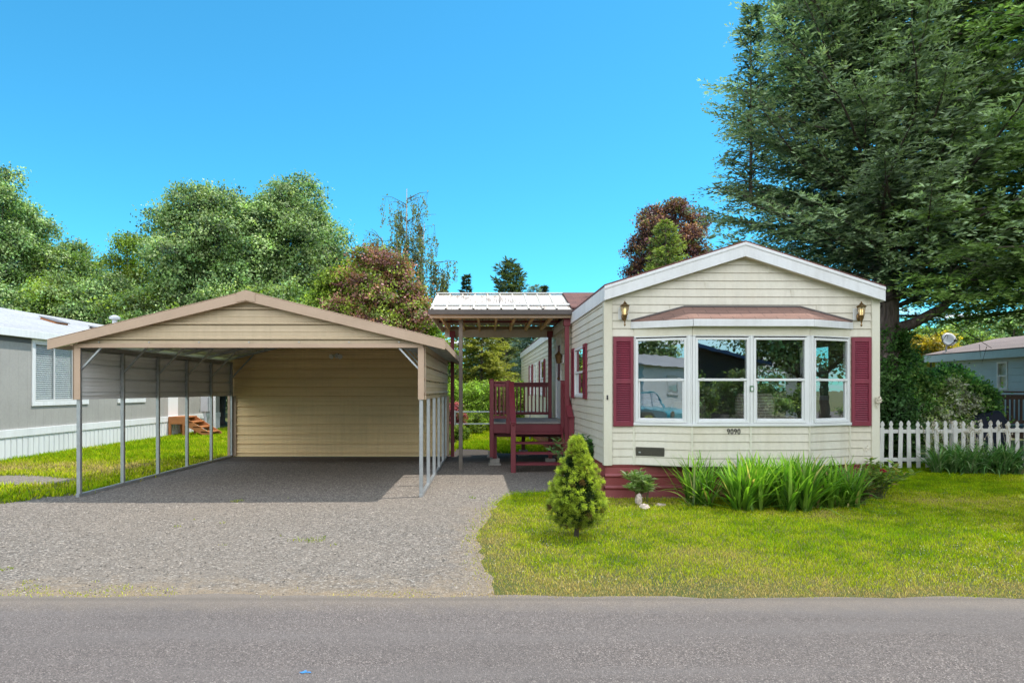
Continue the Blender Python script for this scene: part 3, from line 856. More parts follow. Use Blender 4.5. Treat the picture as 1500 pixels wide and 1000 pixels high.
# bay roof: hipped, with fascia
ez, tz = 2.735, 2.955
ev = [(BX[0] - .05, .0), (BX[1] - .015, BP - .10), (BX[2] + .015, BP - .10), (BX[3] + .05, .0)]
E = [Vector((x, y, ez)) for x, y in ev]; T = [Vector((BX[1] - .02, 0, tz)), Vector((BX[2] + .02, 0, tz))]
mb = MB(); mb.poly([E[0], E[1], T[0]]).poly([E[1], E[2], T[1], T[0]]).poly([E[2], E[3], T[1]])
up = Vector((0, -.004, .016)); mb.poly([E[0] + up, E[1] + up, T[0] + up]).poly([E[1] + up, E[2] + up, T[1] + up, T[0] + up]).poly([E[2] + up, E[3] + up, T[1] + up])
for a, b in zip(E[:-1], E[1:]): mb.poly([a, b, b + up, a + up])
br = mb.build('bay_roof', M['bayshingle'], hs)
mb = MB()
for a, b in ((E[0], T[0]), (T[0], T[1]), (T[1], E[3])):
    o_ = Vector((0, -.014, .024)); mb.beam(a + o_, b + o_, .03, .022)
mb.build('flashing', M['gutter'], br)
mb = MB()
for a, b in zip(E[:-1], E[1:]):
    n_ = Vector(((b - a).y, -(b - a).x, 0)).normalized() * .018
    mb.prism([a, b, b + n_, a + n_], (0, 0, -.105))
mb.prism([Vector((p.x, p.y, ez - .10)) for p in E], (0, 0, .012))
mb.build('bay_fascia', M['fasciawhite'], hs, bev=.003)
# vertical corner boards
mb = MB(); mb.box(-.03, .10, -.028, -.0, SKZ - .01, 3.16).box(-.03, -.0, 0, .09, SKZ - .01, 3.14); mb.build('corner_trim', M['creamtrim'], hs, bev=.004)
mb = MB(); mb.box(W - .10, W + .03, -.028, -.0, SKZ - .01, 3.16).box(W, W + .03, 0, .09, SKZ - .01, 3.14); mb.build('corner_trim', M['creamtrim'], hs, bev=.004)
# roof
OV = .14
for sg in (-1, 1):
    mb = MB(); xe = W / 2 + sg * (W / 2 + .045); ze = 3.98 - (W / 2 + .045) * SL
    mb.prism([(W / 2, -OV, 3.98), (xe, -OV, ze), (xe, -OV, ze - .035), (W / 2, -OV, 3.945)], (0, L + 2 * OV, 0))
    mb.build('roof', M['shingle'], hs)
    for y0 in (-OV - .005, L + OV - .02):
        mb = MB(); mb.prism([(W / 2, y0, 3.95), (xe, y0, ze - .03), (xe, y0, ze - .245), (W / 2, y0, 3.735)], (0, .025, 0)); mb.build('rake_board', M['fasciawhite'], hs, bev=.003)
    mb = MB(); mb.prism([(W / 2, -OV - .016, 3.952), (xe, -OV - .016, ze - .028), (xe, -OV - .016, ze - .075), (W / 2, -OV - .016, 3.905)], (0, .011, 0))
    mb.build('drip_edge', M['fasciawhite'], hs, bev=.003)
    mb = MB(); mb.prism([(W / 2, -OV + .02, 3.745), (xe, -OV + .02, ze - .235), (xe, -OV + .02, ze - .225), (W / 2, -OV + .02, 3.755)], (0, OV + .0, 0)); mb.build('soffit', M['creamtrim'], hs)
    mb = MB(); a = min(xe, xe - sg * .03); mb.box(a, a + .03, -OV + .021, L + OV - .021, ze - .245, ze - .036)
    mb.build('eave_board', M['fasciawhite'], hs, bev=.003)
# shutters front + side
F4, _ = frame_at((0, 0, 0), (1, 0, 0))
shutter(F4, .115, .425, 1.12, 2.50, hs); shutter(F4, 3.85, 4.155, 1.12, 2.50, hs)
S4 = Matrix(((0, 1, 0, 0), (1, 0, 0, 0), (0, 0, 1, 0), (0, 0, 0, 1)))       # x along +Y, y = into house
for i, (a, b, c, d) in enumerate(LW):
    if i == 1: continue
    window(S4, a, b, c, d, hs, .045)
    if i in (0, 2, 4): shutter(S4, a - .34, a - .02, c - .02, d + .02, hs); shutter(S4, b + .02, b + .34, c - .02, d + .02, hs)
E4 = Matrix(((0, -1, 0, W), (1, 0, 0, 0), (0, 0, 1, 0), (0, 0, 0, 1)))
for a, b, c, d in RW: window(E4, a, b, c, d, hs, .045)
# door on the porch side
a, b, c, d = LW[1]
mb = MB(S4); mb.box(a + .06, b - .06, .0, .04, c + .02, d - .06); dr = mb.build('door', M['fasciawhite'], hs, bev=.004)
mb = MB(S4); mb.box(a, a + .06, -.03, .05, c, d).box(b - .06, b, -.03, .05, c, d).box(a + .06, b - .06, -.03, .05, d - .06, d).box(a + .06, b - .06, -.03, .05, c, c + .02); mb.build('door_frame', M['fasciawhite'], dr, bev=.003)
mb = MB(S4); mb.box(a + .22, b - .22, -.006, .0, 1.9, 2.75); mb.build('door_pane', M['darkglass'], dr)
mb = MB(S4); mb.tube([(a + .13, .0, 1.95), (a + .13, -.05, 1.95)], .014, 8).ell((a + .13, -.065, 1.95), (.03, .03, .03), 10, 8); mb.build('knob', M['brass'], dr)
# house number
cu = bpy.data.curves.new('number', 'FONT'); cu.body = '9090'; cu.size = .115; cu.extrude = .004; cu.space_character = 1.12
tmp = bpy.data.objects.new('tmp', cu); COL.objects.link(tmp); bpy.context.view_layer.update()
me = bpy.data.meshes.new_from_object(tmp.evaluated_get(bpy.context.evaluated_depsgraph_get())); bpy.data.objects.remove(tmp)
me.materials.clear(); me.materials.append(M['black']); me.name = 'house_number'
me.transform(Matrix.Translation((.52 + BX[1], BP - .021, 1.015)) @ Matrix.Rotation(rad(90), 4, 'X') @ Matrix.Diagonal((.82, 1.05, 1, 1)))
o = bpy.data.objects.new('house_number', me); COL.objects.link(o); hang(o, hs)
# vent low on the left bay panel
v0 = bayf[0]; V4, _ = frame_at(v0[0], v0[1])
mb = MB(V4); mb.box(.03, .46, -.022, -.0, .665, .80); vt = mb.build('vent', M['vent'], hs, bev=.003)
mb = MB(V4)
for i in range(7): mb.box(.045, .445, -.027, -.022, .68 + i * .016, .686 + i * .016)
mb.build('vent_louvre', M['vent'], vt)
mb = MB(V4); mb.lathe((0, 0, 0), [(.0, 0), (.0, 0)], 3) if False else None
mb.box(.075, .105, -.032, -.027, .71, .73); mb.build('vent_latch', M['galv'], vt)
# thermometer plate on the middle bay post
M1, _ = frame_at(bayf[1][0], bayf[1][1])
tp = thing('thermometer', 'tiny green framed thermometer on the middle post of the bay window', 'thermometer', tuple(Matrix.Translation((HX, HY, 0)) @ Matrix.Rotation(HR, 4, 'Z') @ Vector((BX[1] + .90, BP - .03, 1.70))))
HM = Matrix.Translation((HX, HY, 0)) @ Matrix.Rotation(HR, 4, 'Z')
mb = MB(HM @ M1)
mb.box(.865, .915, -.046, -.035, 1.655, 1.745); mb.build('plate', paint('green_enamel', (.06, .16, .07), .4), tp)
mb = MB(HM @ M1); mb.box(.875, .905, -.050, -.046, 1.668, 1.722); mb.build('dial', M['white'], tp)
# inside of the front room (real, dim, seen through the bay)
mb = MB(); mb.box(.06, W - .06, .06, 4.6, .58, .62).build('floor', M['carpet'], hs)
mb = MB(); mb.box(.06, W - .06, .06, 4.6, 2.62, 2.66); mb.build('ceiling', M['interior'], hs)
mb = MB(); mb.box(.06, W - .06, 4.6, 4.66, .6, 2.64); mb.build('partition', M['interior'], hs)
for X, cc, nm in ((.07, [LW[0]], 'inner_wall'), (W - .07, RW, 'inner_wall')):
    mb = MB(); strip_wall(mb, (X, 0, 0), (0, 1, 0), (0, 0, 1), (1, 0, 0), [(.6, 0), (2.64, 0)], lambda v: (.06, 4.6), cc); mb.build(nm, M['interior'], hs)
mb = MB(); strip_wall(mb, (0, .07, 0), (1, 0, 0), (0, 0, 1), (0, 1, 0), [(.6, 0), (2.64, 0)], lambda v: (.06, W - .06), [(.5, 3.77, 0, 2.6)]); mb.build('inner_wall', M['interior'], hs)
mb = MB()
for a, b, c, d in LW[1:]: mb.box(.05, .09, a - .1, b + .1, c - .1, d + .1)
mb.build('dark_backing', M['darkroom'], hs)  # dark boards behind the side openings, standing in for unlit rooms
# furniture
def hw(x, y, z): return tuple(HM @ Vector((x, y, z)))
sf = thing('sofa', 'grey sofa with pale cushions seen through the bay window', 'sofa', hw(1.35, 1.6, .62))
Hc = lambda: MB(HM)
mb = Hc(); mb.box(.4, 2.3, 1.3, 2.2, .68, .98); mb.build('seat', M['fabric'], sf, bev=.05)
mb = Hc(); mb.box(.4, 2.3, 2.0, 2.3, .9, 1.5); mb.build('backrest', M['fabric'], sf, bev=.07)
for x in (.28, 2.3): mb = Hc(); mb.box(x, x + .2, 1.3, 2.3, .66, 1.25); mb.build('armrest', M['fabric'], sf, bev=.05)
for x, z, t_ in ((.75, 1.22, .3), (1.25, 1.2, -.2), (1.8, 1.22, .25)):
    cu_ = thing('cushion', {.75: 'pale cushion at the left end of the grey sofa', 1.25: 'pale cushion in the middle of the grey sofa', 1.8: 'pale cushion at the right end of the grey sofa'}[x], 'cushion', hw(x, 1.85, z - .2), group='cushions on the grey sofa')
    mb = MB(HM @ Matrix.Translation((x, 1.86, z)) @ Matrix.Rotation(t_, 4, 'Y') @ Matrix.Rotation(-.25, 4, 'X')); mb.ell((0, 0, 0), (.24, .1, .24), 20, 12, .55)
    mb.build('cover', M['cushion'], cu_, smooth=True)
ac = thing('armchair', 'pale striped armchair behind the right half of the bay window', 'armchair', hw(2.85, .9, .62))
stripe, nt, b = new_mat('striped_upholstery')
z = nt.xyz(nt.pos())[2]; s_ = nt.math('PINGPONG', nt.math('MULTIPLY', z, 20.), .5)
nt.link(nt.mix(nt.ramp(s_, [(.3, 0.), (.4, 1.)]), (.62, .56, .48), (.35, .28, .22)), b.inputs['Base Color']); b.inputs['Roughness'].default_value = 1
mb = Hc(); mb.box(2.5, 3.15, .55, 1.15, .7, 1.05); mb.build('seat', stripe, ac, bev=.05)
mb = Hc(); mb.box(2.5, 3.15, 1.05, 1.25, .9, 1.62); mb.build('backrest', stripe, ac, bev=.06)
for x in (2.4, 3.15): mb = Hc(); mb.box(x, x + .12, .55, 1.2, .68, 1.25); mb.build('armrest', stripe, ac, bev=.04)
# wall lanterns
def lantern(x, label):
    LM = HM @ Matrix.Translation((x, -.02, 2.86)) @ Matrix.Scale(.76, 4) @ Matrix.Translation((-x, .02, -2.82))
    t = thing('wall_lantern', label, 'lantern', hw(x, -.02, 2.82), group='brass lanterns on the gable wall')
    A = MB(LM); A.box(x - .105, x + .105, -.026, -.012, 2.70, 2.94); A.build('mount_plate', M['white'], t, bev=.006)
    A = MB(LM); A.ell((x, -.045, 2.76), (.05, .03, .085), 14, 10); A.tube([(x, -.04, 2.76), (x, -.09, 2.73), (x, -.13, 2.755), (x, -.14, 2.79)], .012, 8); A.build('arm', M['brass'], t, smooth=True)
    c = (x, -.14, 0)
    A = MB(LM); A.lathe(c, [(.01, 2.56), (.022, 2.585), (.008, 2.61), (.018, 2.66), (.03, 2.70), (.045, 2.73), (.05, 2.775), (.062, 2.785)], 12); A.build('tail', M['brass'], t, smooth=True)
    A = MB(LM); A.lathe(c, [(.052, 2.79), (.082, 2.955)], 6); A.build('lamp_glass', M['amber'], t)
    A = MB(LM)
    for k in range(6):
        q = 2 * math.pi * k / 6; A.beam((x + .053 * math.cos(q), -.14 + .053 * math.sin(q), 2.785), (x + .084 * math.cos(q), -.14 + .084 * math.sin(q), 2.958), .008, .008)
    A.build('cage', M['brass'], t)
    A = MB(LM); A.lathe(c, [(.094, 2.955), (.097, 2.965), (.06, 3.0), (.035, 3.012), (.04, 3.022), (.015, 3.04), (.016, 3.05), (.003, 3.075)], 12); A.build('cap', M['brass'], t)
    A = MB(LM); A.lathe(c, [(.012, 2.79), (.013, 2.84), (.022, 2.87), (.018, 2.90), (.004, 2.92)], 10); A.build('bulb', M['bulb'], t, smooth=True)
m, nt, b = new_mat('amber_glass'); b.inputs['Base Color'].default_value = (.75, .62, .36, 1); b.inputs['Transmission Weight'].default_value = .6; b.inputs['Roughness'].default_value = .25; b.inputs['Alpha'].default_value = .75; M['amber'] = m
m, nt, b = new_mat('lit_bulb'); b.inputs['Base Color'].default_value = (.9, .8, .5, 1); b.inputs['Emission Color'].default_value = (1, .78, .38, 1); b.inputs['Emission Strength'].default_value = 2.0; M['bulb'] = m
lantern(.275, 'lit brass lantern left of the bay window, above the left shutter')
lantern(3.955, 'lit brass lantern right of the bay window, above the right shutter')
# rope knot and hose tap on the corners
t = thing('rope_knot', 'knotted pale rope hanging on the right corner board', 'rope', hw(W + .02, -.05, 1.5))
A = MB(HM); r_ = random.Random(4); ps = []
for k in range(26): ps.append((W - .02 + .045 * math.sin(k * 1.3) + r_.uniform(-.012, .012), -.06 + .02 * math.cos(k * 2.1), 1.53 + .05 * math.cos(k * .9) + r_.uniform(-.01, .01)))
A.tube(ps, .009, 6); A.tube([(W - .03, -.05, 1.52), (W - .04, -.05, 1.45), (W - .03, -.05, 1.40)], .008, 6); A.build('rope', M['rope'], t)
t = thing('wall_hook', 'small dark hook on the left corner board', 'hook', hw(.02, -.05, 1.55))
A = MB(HM); A.box(.01, .035, -.034, -.028, 1.53, 1.60).tube([(.022, -.034, 1.58), (.022, -.07, 1.57), (.022, -.075, 1.545), (.022, -.06, 1.53)], .006, 6); A.build('hook', M['black'], t)

# ------------------------------------------------------------------ porch deck and stairs
DX0, DX1, DY0, DY1, DZ = .06, 1.66, 14.6, 17.15, .97
dk = thing('porch_deck', 'raised red wooden porch with steps and balustrade', 'porch', (DX0, DY0, 0))
for i in range(int((DY1 - DY0) / .145)):
    y = DY0 + i * .145; MB().box(DX0 - .03, DX1, y - .02, y + .118, DZ - .035, DZ).build('deck_board', M['deckgrey'], dk, bev=.004)
MB().box(DX0 - .02, DX1, DY0 + .0, DY0 + .04, DZ - .24, DZ - .038).box(DX0 - .025, DX0 + .015, DY0 + .04, DY1, DZ - .24, DZ - .038).box(DX0, DX1, DY1 - .04, DY1, DZ - .24, DZ - .038).build('rim_board', M['deckred'], dk, bev=.004)
MB().box(DX0 - .01, DX1 - .0, DY0 + .25, DY0 + .3, DZ - .34, DZ - .245).build('beam', M['deckred'], dk)
for x, y in ((DX0 + .05, DY0 + 1.9), (DX0 + .09, DY0 + .25), (.9, DY1 - .2), (1.4, DY0 + .3)):
    MB().box(x - .045, x + .045, y - .045, y + .045, .15, DZ - .345).build('support_post', M['deckred'], dk, bev=.004)
    A = MB(); A.prism([(x - .14, y - .14, 0), (x + .14, y - .14, 0), (x + .14, y + .14, 0), (x - .14, y + .14, 0)], (0, 0, .05)); A.prism([(x - .11, y - .11, .05), (x + .11, y - .11, .05), (x + .11, y + .11, .05), (x - .11, y + .11, .05)], (0, 0, .10))
    A.build('footing', M['concrete'], dk, bev=.01)
SX0, SX1 = .50, 1.62
for i in range(4):
    z = DZ - .19 * (i + 1) - .02; y = DY0 - .29 * (i + 1)
    MB().box(SX0 + .04, SX1 - .04, y - .02, y + .125, z - .038, z).box(SX0 + .04, SX1 - .04, y + .14, y + .28, z - .038, z).build('tread', M['deckred'], dk, bev=.004)
for x in (SX0, SX1 - .04):
    A = MB(); A.prism([(x, DY0, DZ - .04), (x, DY0 - 1.2, .13), (x, DY0 - 1.2, .0), (x, DY0 - 1.0, .0), (x, DY0, DZ - .34)], (.04, 0, 0)); A.build('stringer', M['deckred'], dk)
HRZ = .88
def newel(x, y, z0, z1, w=.09): MB().box(x - w / 2, x + w / 2, y - w / 2, y + w / 2, z0, z1).box(x - w / 2 - .008, x + w / 2 + .008, y - w / 2 - .008, y + w / 2 + .008, z1, z1 + .02).build('newel_post', M['deckred'], dk, bev=.005)
newel(DX0 + .02, DY0 + .02, .2, DZ + .93); newel(.44, DY0 + .02, .72, DZ + .9); newel(DX0 + .02, DY1 - .04, .2, DZ + .9)
newel(SX0 + .01, DY0 - 1.17, 0, .98, .10); newel(SX1 + .07, DY0 - 1.17, 0, 1.12, .10)
newel(SX1 + .02, DY0 - .04, .72, DZ + .9)
for x in (SX0 + .01, SX1 + .05):
    zz = .98 if x < 1 else 1.1
    MB().beam((x, DY0 + .02, DZ + .80), (x, DY0 - 1.2, zz - .06), .045, .15).build('handrail', M['deckred'], dk, bev=.005)
    MB().beam((x, DY0 + .02, DZ + .885), (x, DY0 - 1.23, zz + .03), .12, .035).build('handrail_cap', M['deckred'], dk, bev=.005)


def rail(a, b, n, zt=HRZ):
    a = Vector(a); b = Vector(b); u = Vector((0, 0, 1))
    MB().beam(a + u * (DZ + zt - .05), b + u * (DZ + zt - .05), .04, .09).build('top_rail', M['deckred'], dk, bev=.004)
    MB().beam(a + u * (DZ + zt + .01), b + u * (DZ + zt + .01), .12, .03).build('cap_rail', M['deckred'], dk, bev=.004)
    MB().beam(a + u * (DZ + .11), b + u * (DZ + .11), .04, .07).build('bottom_rail', M['deckred'], dk, bev=.004)
    for i in range(n):
        p = a.lerp(b, (i + .5) / n); A = MB(); A.box(p.x - .017, p.x + .017, p.y - .017, p.y + .017, DZ + .145, DZ + zt - .095); A.build('baluster', M['deckred'], dk)


rail((DX0 + .06, DY1 - .04, 0), (DX1 - .1, DY1 - .04, 0), 15); rail((DX0 + .02, DY0 + .08, 0), (DX0 + .02, DY1 - .09, 0), 20); rail((DX0 + .07, DY0 + .02, 0), (.39, DY0 + .02, 0), 3)
# ------------------------------------------------------------------ porch cover
pc = thing('porch_cover', 'peeling white metal porch roof over the red deck', 'porch roof', (-1.2, 13.6, 0))
RX0, RX1, RY0, RYM, RY1, RZE, RZM = -1.20, 1.72, 13.6, 15.3, 17.0, 3.33, 3.88
for y0, y1, z0, z1 in ((RY0, RYM, RZE, RZM), (RY1, RYM, RZE, RZM)):
    A = MB(); V = Vector((0, y1 - y0, z1 - z0)); Lr = V.length; V.normalize(); N = V.cross(Vector((1, 0, 0)));  N = N if N.z > 0 else -N
    pr = [(0, 0)]; x = .02
    while x < RX1 - RX0 - .05:
        for dx, o_ in ((0, 0), (.012, .028), (.04, .028), (.052, 0)): pr.append((x + dx, o_))
        x += .285
    pr.append((RX1 - RX0, 0))
    strip_wall(A, (RX0, y0, z0), V, (1, 0, 0), N, pr, lambda v: (0, Lr)); A.build('roof_sheet', M['patchmetal'], pc)
    A = MB(); yy = y0 + V.y * .42; zz = z0 + V.z * .42 + .032
    A.beam((RX0, yy, zz), (RX1, yy, zz), .12, .012, tuple(N)); A.build('snow_strip', M['white'], pc)
A = MB(); A.beam((RX0, RYM, RZM + .03), (RX1, RYM, RZM + .03), .14, .02); A.build('ridge_cap', M['white'], pc)
A = MB(); A.prism([(RX0 - .02, RY0 - .11, RZE - .11), (RX0 - .02, RY0, RZE - .11), (RX0 - .02, RY0, RZE - .01), (RX0 - .02, RY0 - .12, RZE - .01)], (RX1 - RX0 + .04, 0, 0)); A.build('gutter', M['gutter'], pc, bev=.006)
A = MB(); A.box(RX0, RX1, RY0 + .003, RY0 + .04, RZE - .17, RZE - .02).box(RX0, RX1, RY1 - .04, RY1 - .003, RZE - .17, RZE - .02); A.build('fascia', M['beigetrim'], pc, bev=.004)
A = MB(); A.box(RX0 + .1, RX1, 16.75, 16.80, RZE - .32, RZE - .12); A.build('rear_beam', M['cream'], pc)
A = MB(); A.box(RX0 + .1, RX1, 13.75, 13.83, RZE - .16, RZE - .06); A.build('front_beam', M['newwood'], pc)
A = MB(); A.prism([(RX0 + .02, RY0 + .05, RZE - .18), (RX0 + .02, RY1 - .05, RZE - .18), (RX0 + .02, RY1 - .05, RZE - .03), (RX0 + .02, RYM, RZM - .04), (RX0 + .02, RY0 + .05, RZE - .03)], (.025, 0, 0)); A.build('end_gable', M['cream'], pc)
for i in range(8):
    x = RX0 + .22 + i * .385
    A = MB(); A.beam((x, RY0 + .05, RZE - .06), (x, RYM, RZM - .06), .04, .09); A.beam((x, RY1 - .05, RZE - .06), (x, RYM, RZM - .06), .04, .09); A.beam((x, RY0 + .05, RZE - .13), (x, RY1 - .05, RZE - .13), .04, .085)
    A.build('rafter', M['newwood'], pc)
for y in (14.5, 15.5): A = MB(); A.beam((RX0 + .05, y, RZE - .055), (RX1, y, RZE - .055), .09, .04); A.build('purlin', M['maroonwood'] if 'maroonwood' in M else M['deckred'], pc)
A = MB(); A.box(-.615, -.535, 13.89, 13.97, 0, RZE - .17); A.build('post', M['oldpost'], pc, bev=.006)
for x, y, z0 in ((-.90, 16.70, 0), (1.64, 13.78, 0), (1.56, 16.72, DZ)):
    A = MB(); A.box(x - .045, x + .045, y - .045, y + .045, z0, RZE - .17).box(x - .07, x + .07, y - .06, y + .06, RZE - .32, RZE - .165); A.build('post', M['deckred'], pc, bev=.005)
# shingled saddle joining the cover to the home
A = MB(); A.prism([(1.72, RY0 + .05, RZE + .03), (1.72, RYM, RZM + .02), (3.62, RYM, RZM + .02), (1.9, RY0 + .05, RZE + .03)], (0, 0, .03)); A.prism([(1.72, RY1 - .05, RZE + .03), (1.72, RYM, RZM + .02), (3.62, RYM, RZM + .02), (1.9, RY1 - .05, RZE + .03)], (0, 0, .03))
A.build('saddle_roof', M['shingle'], pc)
# porch lamp beside the door
t = thing('porch_lamp', 'small pale lamp on the side wall beside the porch door', 'lamp', tuple(HM @ Vector((-.05, 4.7, 2.35))))
A = MB(HM); A.box(-.045, -.015, 4.63, 4.77, 2.28, 2.48); A.build('mount_plate', M['white'], t, bev=.005)
A = MB(HM); A.lathe((-.13, 4.7, 0), [(.05, 2.28), (.085, 2.46), (.09, 2.47), (.03, 2.53), (.01, 2.56)], 6); A.build('lamp_shade', M['brass'], t)
A = MB(HM); A.tube([(-.04, 4.7, 2.33), (-.13, 4.7, 2.28)], .015, 6); A.build('arm', M['brass'], t)
# ------------------------------------------------------------------ taupe neighbour on the left
NX, NY0, NY1 = -11.6, 12.4, 28.6
nh = thing('neighbour_mobile_home', 'long taupe mobile home with white ribbed skirting on the left', 'mobile home', (NX, NY0, 0))
WX = NX
cutsL = [(16.9, 19.1, 1.38, 2.90), (20.8, 22.3, 1.38, 2.7), (24.0, 24.75, .72, 2.75)]
vp = [(0, 0)]
A = MB()
# vertical grooved boards
pr = [(0, 0)]; u = .3
while u < NY1 - NY0 - .05: pr += [(u, 0), (u + .003, -.003), (u + .009, -.003), (u + .012, 0)]; u += .3048
pr.append((NY1 - NY0, 0))
strip_wall(A, (WX, NY0, 0), (0, 0, 1), (0, 1, 0), (1, 0, 0), pr, lambda v: (.72, 2.95), [(c, d, a - NY0, b - NY0) for a, b, c, d in cutsL]); A.build('wall', M['greywall'], nh)
MB().box(WX, WX + .012, NY0, NY1, 2.86, 3.04).build('frieze', M['darkband'], nh)
A = MB(); strip_wall(A, (WX + .02, NY0, 0), (0, 0, 1), (0, 1, 0), (1, 0, 0), rib_prof(0, NY1 - NY0, .2, .05, .016, False), lambda v: (0, .53)); A.build('skirting', M['whiteskirt'], nh)
MB().box(WX, WX + .045, NY0, NY1, .53, .72).build('skirt_trim', M['whiteskirt'], nh, bev=.005)
A = MB(); A.box(WX - 7.2, WX - .002, NY0, NY0 + .02, .0, 2.98).box(WX - 7.2, WX - .002, NY1 - .02, NY1, 0, 2.98); A.build('end_wall', M['greywall'], nh)
for sg, x0, x1 in ((1, WX - 3.2, WX + .12), (-1, WX - 3.2, WX - 7.5)):
    A = MB(); A.prism([(x0, NY0 - .3, 4.18), (x1, NY0 - .3, 3.17), (x1, NY0 - .3, 3.13), (x0, NY0 - .3, 4.14)], (0, NY1 - NY0 + .6, 0)); A.build('roof', M['greyshingle'], nh)
for y0, y1 in ((NY0, NY0 + .02), (NY1 - .02, NY1)): A = MB(); A.prism([(WX - 7.2, y0, 2.98), (WX, y0, 2.98), (WX, y0, 3.16), (WX - 3.2, y0, 4.12), (WX - 7.2, y0, 3.1)], (0, y1 - y0, 0)); A.build('gable', M['greywall'], nh)
MB().box(WX + .1, WX + .14, NY0 - .3, NY1 + .3, 2.985, 3.17).box(WX, WX + .1, NY0 - .3, NY1 + .3, 2.985, 3.0).build('eave_board', M['whiteskirt'], nh, bev=.004)
N4 = Matrix(((0, -1, 0, WX), (1, 0, 0, 0), (0, 0, 1, 0), (0, 0, 0, 1)))
for i, (a, b, c, d) in enumerate(cutsL):
    if i < 2:
        w_ = window(N4, a, b, c, d, nh, .05, hung=False, mull=(a + (b - a) * .36, a + (b - a) * .72), glass='darkglass')
        A = MB(N4); A.box(a - .09, b + .09, -.035, -.002, d, d + .12).box(a - .09, b + .09, -.035, -.002, c - .11, c).box(a - .09, a, -.035, -.002, c, d).box(b, b + .09, -.035, -.002, c, d)
        A.build('window_trim', M['whiteskirt'], w_, bev=.004)
        A = MB(N4); z = c + .03
        while z < d - .03:
            A.poly([(a, .03, z), (b, .03, z), (b, .055, z + .044), (a, .055, z + .044)]); z += .055
        A.build('blind', M['slat'], w_)
        MB(N4).box(a, b, .12, .14, c, d).build('dark_room_board', M['darkroom'], w_)  # dark sheet behind the slats in place of an unlit room
    else:
        w_ = MB(N4).box(a, b, -.01, .04, c, d).build('door', M['whiteskirt'], nh, bev=.004)
        MB(N4).box(a + .2, b - .2, -.016, -.01, 1.6, 2.5).build('door_pane', M['darkglass'], w_)
vp_ = P(168, 470, 24)
for px, py, d_, lab in ((168, 466, 25.5, 'pale roof vent pipe with round cap'),):
    q = P(px, py, d_)
    t = thing('roof_vent', 'pale round capped vent pipe on the taupe home roof', 'roof vent', (q.x, q.y, 3.9))
    MB().tube([(q.x, q.y, 3.7), (q.x, q.y, q.z)], .09, 12).build('pipe', M['dish'], t)
    MB().lathe((q.x, q.y, q.z), [(.19, -.04), (.2, .04), (.1, .1), (.02, .12)], 14).build('cap', M['dish'], t)
for y, x, lab in ((20.6, WX - 1.9, 'rusty brown roof vent box nearer the street'), (22.6, WX - 1.6, 'dark flat roof vent box further from the street')):
    z = 4.14 - (x + 3.2 - WX) * (1.01 / 3.32) + .05
    t = thing('roof_vent_box', lab, 'roof vent', (x, y, z), group='low vents on the taupe home roof')
    A = MB(Matrix.Translation((x, y, z)) @ Matrix.Rotation(math.atan2(1.01, 3.32), 4, 'Y')); A.box(-.25, .25, -.3, .3, -.03, .05); A.build('box', M['orangewood'] if y < 21 else M['black'], t, bev=.01)
    A = MB(Matrix.Translation((x, y, z)) @ Matrix.Rotation(math.atan2(1.01, 3.32), 4, 'Y')); A.box(-.29, .29, -.34, .34, .05, .075); A.build('lid', M['greyboard'], t, bev=.01)
# stained steps to its door
st = thing('wooden_steps', 'orange stained wooden steps beside the taupe home', 'steps', (WX + .1, 24.4, 0))
for i in range(4):
    z = .72 - i * .18; y = 24.75 + 0 * i; x = WX + .15 + i * .30 + .45 * (i > 0)
    x0 = WX + .06 if i == 0 else WX + .65 + (i - 1) * .29
    x1 = WX + .66 if i == 0 else x0 + .30
    MB().box(x0, x1 - .005, 23.9, 24.9, z - .045, z).build('tread', M['orangewood'], st, bev=.004)
for y in (23.9, 24.85):
    A = MB(); A.prism([(WX + .06, y, .68), (WX + .66, y, .68), (WX + 1.6, y, .1), (WX + 1.6, y, 0), (WX + 1.4, y, 0), (WX + .55, y, .45), (WX + .06, y, .45)], (0, .04, 0)); A.build('stringer', M['orangewood'], st)
for x, y in ((WX + .1, 23.94), (WX + .6, 23.94), (WX + .1, 24.86), (WX + .6, 24.86)): MB().box(x - .04, x + .04, y - .035, y + .035, 0, .67).build('leg', M['orangewood'], st)
# utility pedestal
t = thing('utility_pedestal', 'grey electric meter box standing by the far end of the taupe home', 'meter box', (WX + .75, 26.2, 0))
x, y = WX + .75, 25.4
MB().box(x - .14, x + .14, y - .1, y + .1, .85, 1.5).build('cabinet', M['dish'], t, bev=.01)
MB().tube([(x, y, 0), (x, y, .85)], .05, 10).build('pole', M['dish'], t)
MB().box(x + .28, x + .38, y - .05, y + .05, 0, 1.75).build('post', M['white'], t, bev=.005)

# ------------------------------------------------------------------ blue-grey neighbour on the right
BX0, BY0, BY1 = 15.0, 9.0, 22.2
bh = thing('blue_grey_home', 'blue grey sided home with weathered shingle roof behind the fence', 'mobile home', (BX0, BY0, 0))
A = MB(); strip_wall(A, (BX0, BY0, 0), (0, 1, 0), (0, 0, 1), (-1, 0, 0), lap_prof(.3, 2.72, .2, .015), lambda v: (0, BY1 - BY0), [(10.1, 10.5, 1.68, 2.5)]); A.build('wall', M['bluegrey'], bh)
A = MB(); strip_wall(A, (BX0, BY0, 0), (1, 0, 0), (0, 0, 1), (0, -1, 0), lap_prof(.3, 2.72, .2, .015), lambda v: (0, 4.4)); strip_wall(A, (BX0, BY1, 0), (1, 0, 0), (0, 0, 1), (0, 1, 0), lap_prof(.3, 2.72, .2, .015), lambda v: (0, 4.4)); A.build('wall', M['bluegrey'], bh)
for y in (BY0, BY1 - .03): A = MB(); A.prism([(BX0, y, 2.72), (BX0 + 4.4, y, 2.72), (BX0 + 2.2, y, 3.28)], (0, .03, 0)); A.build('gable', M['bluegrey'], bh)
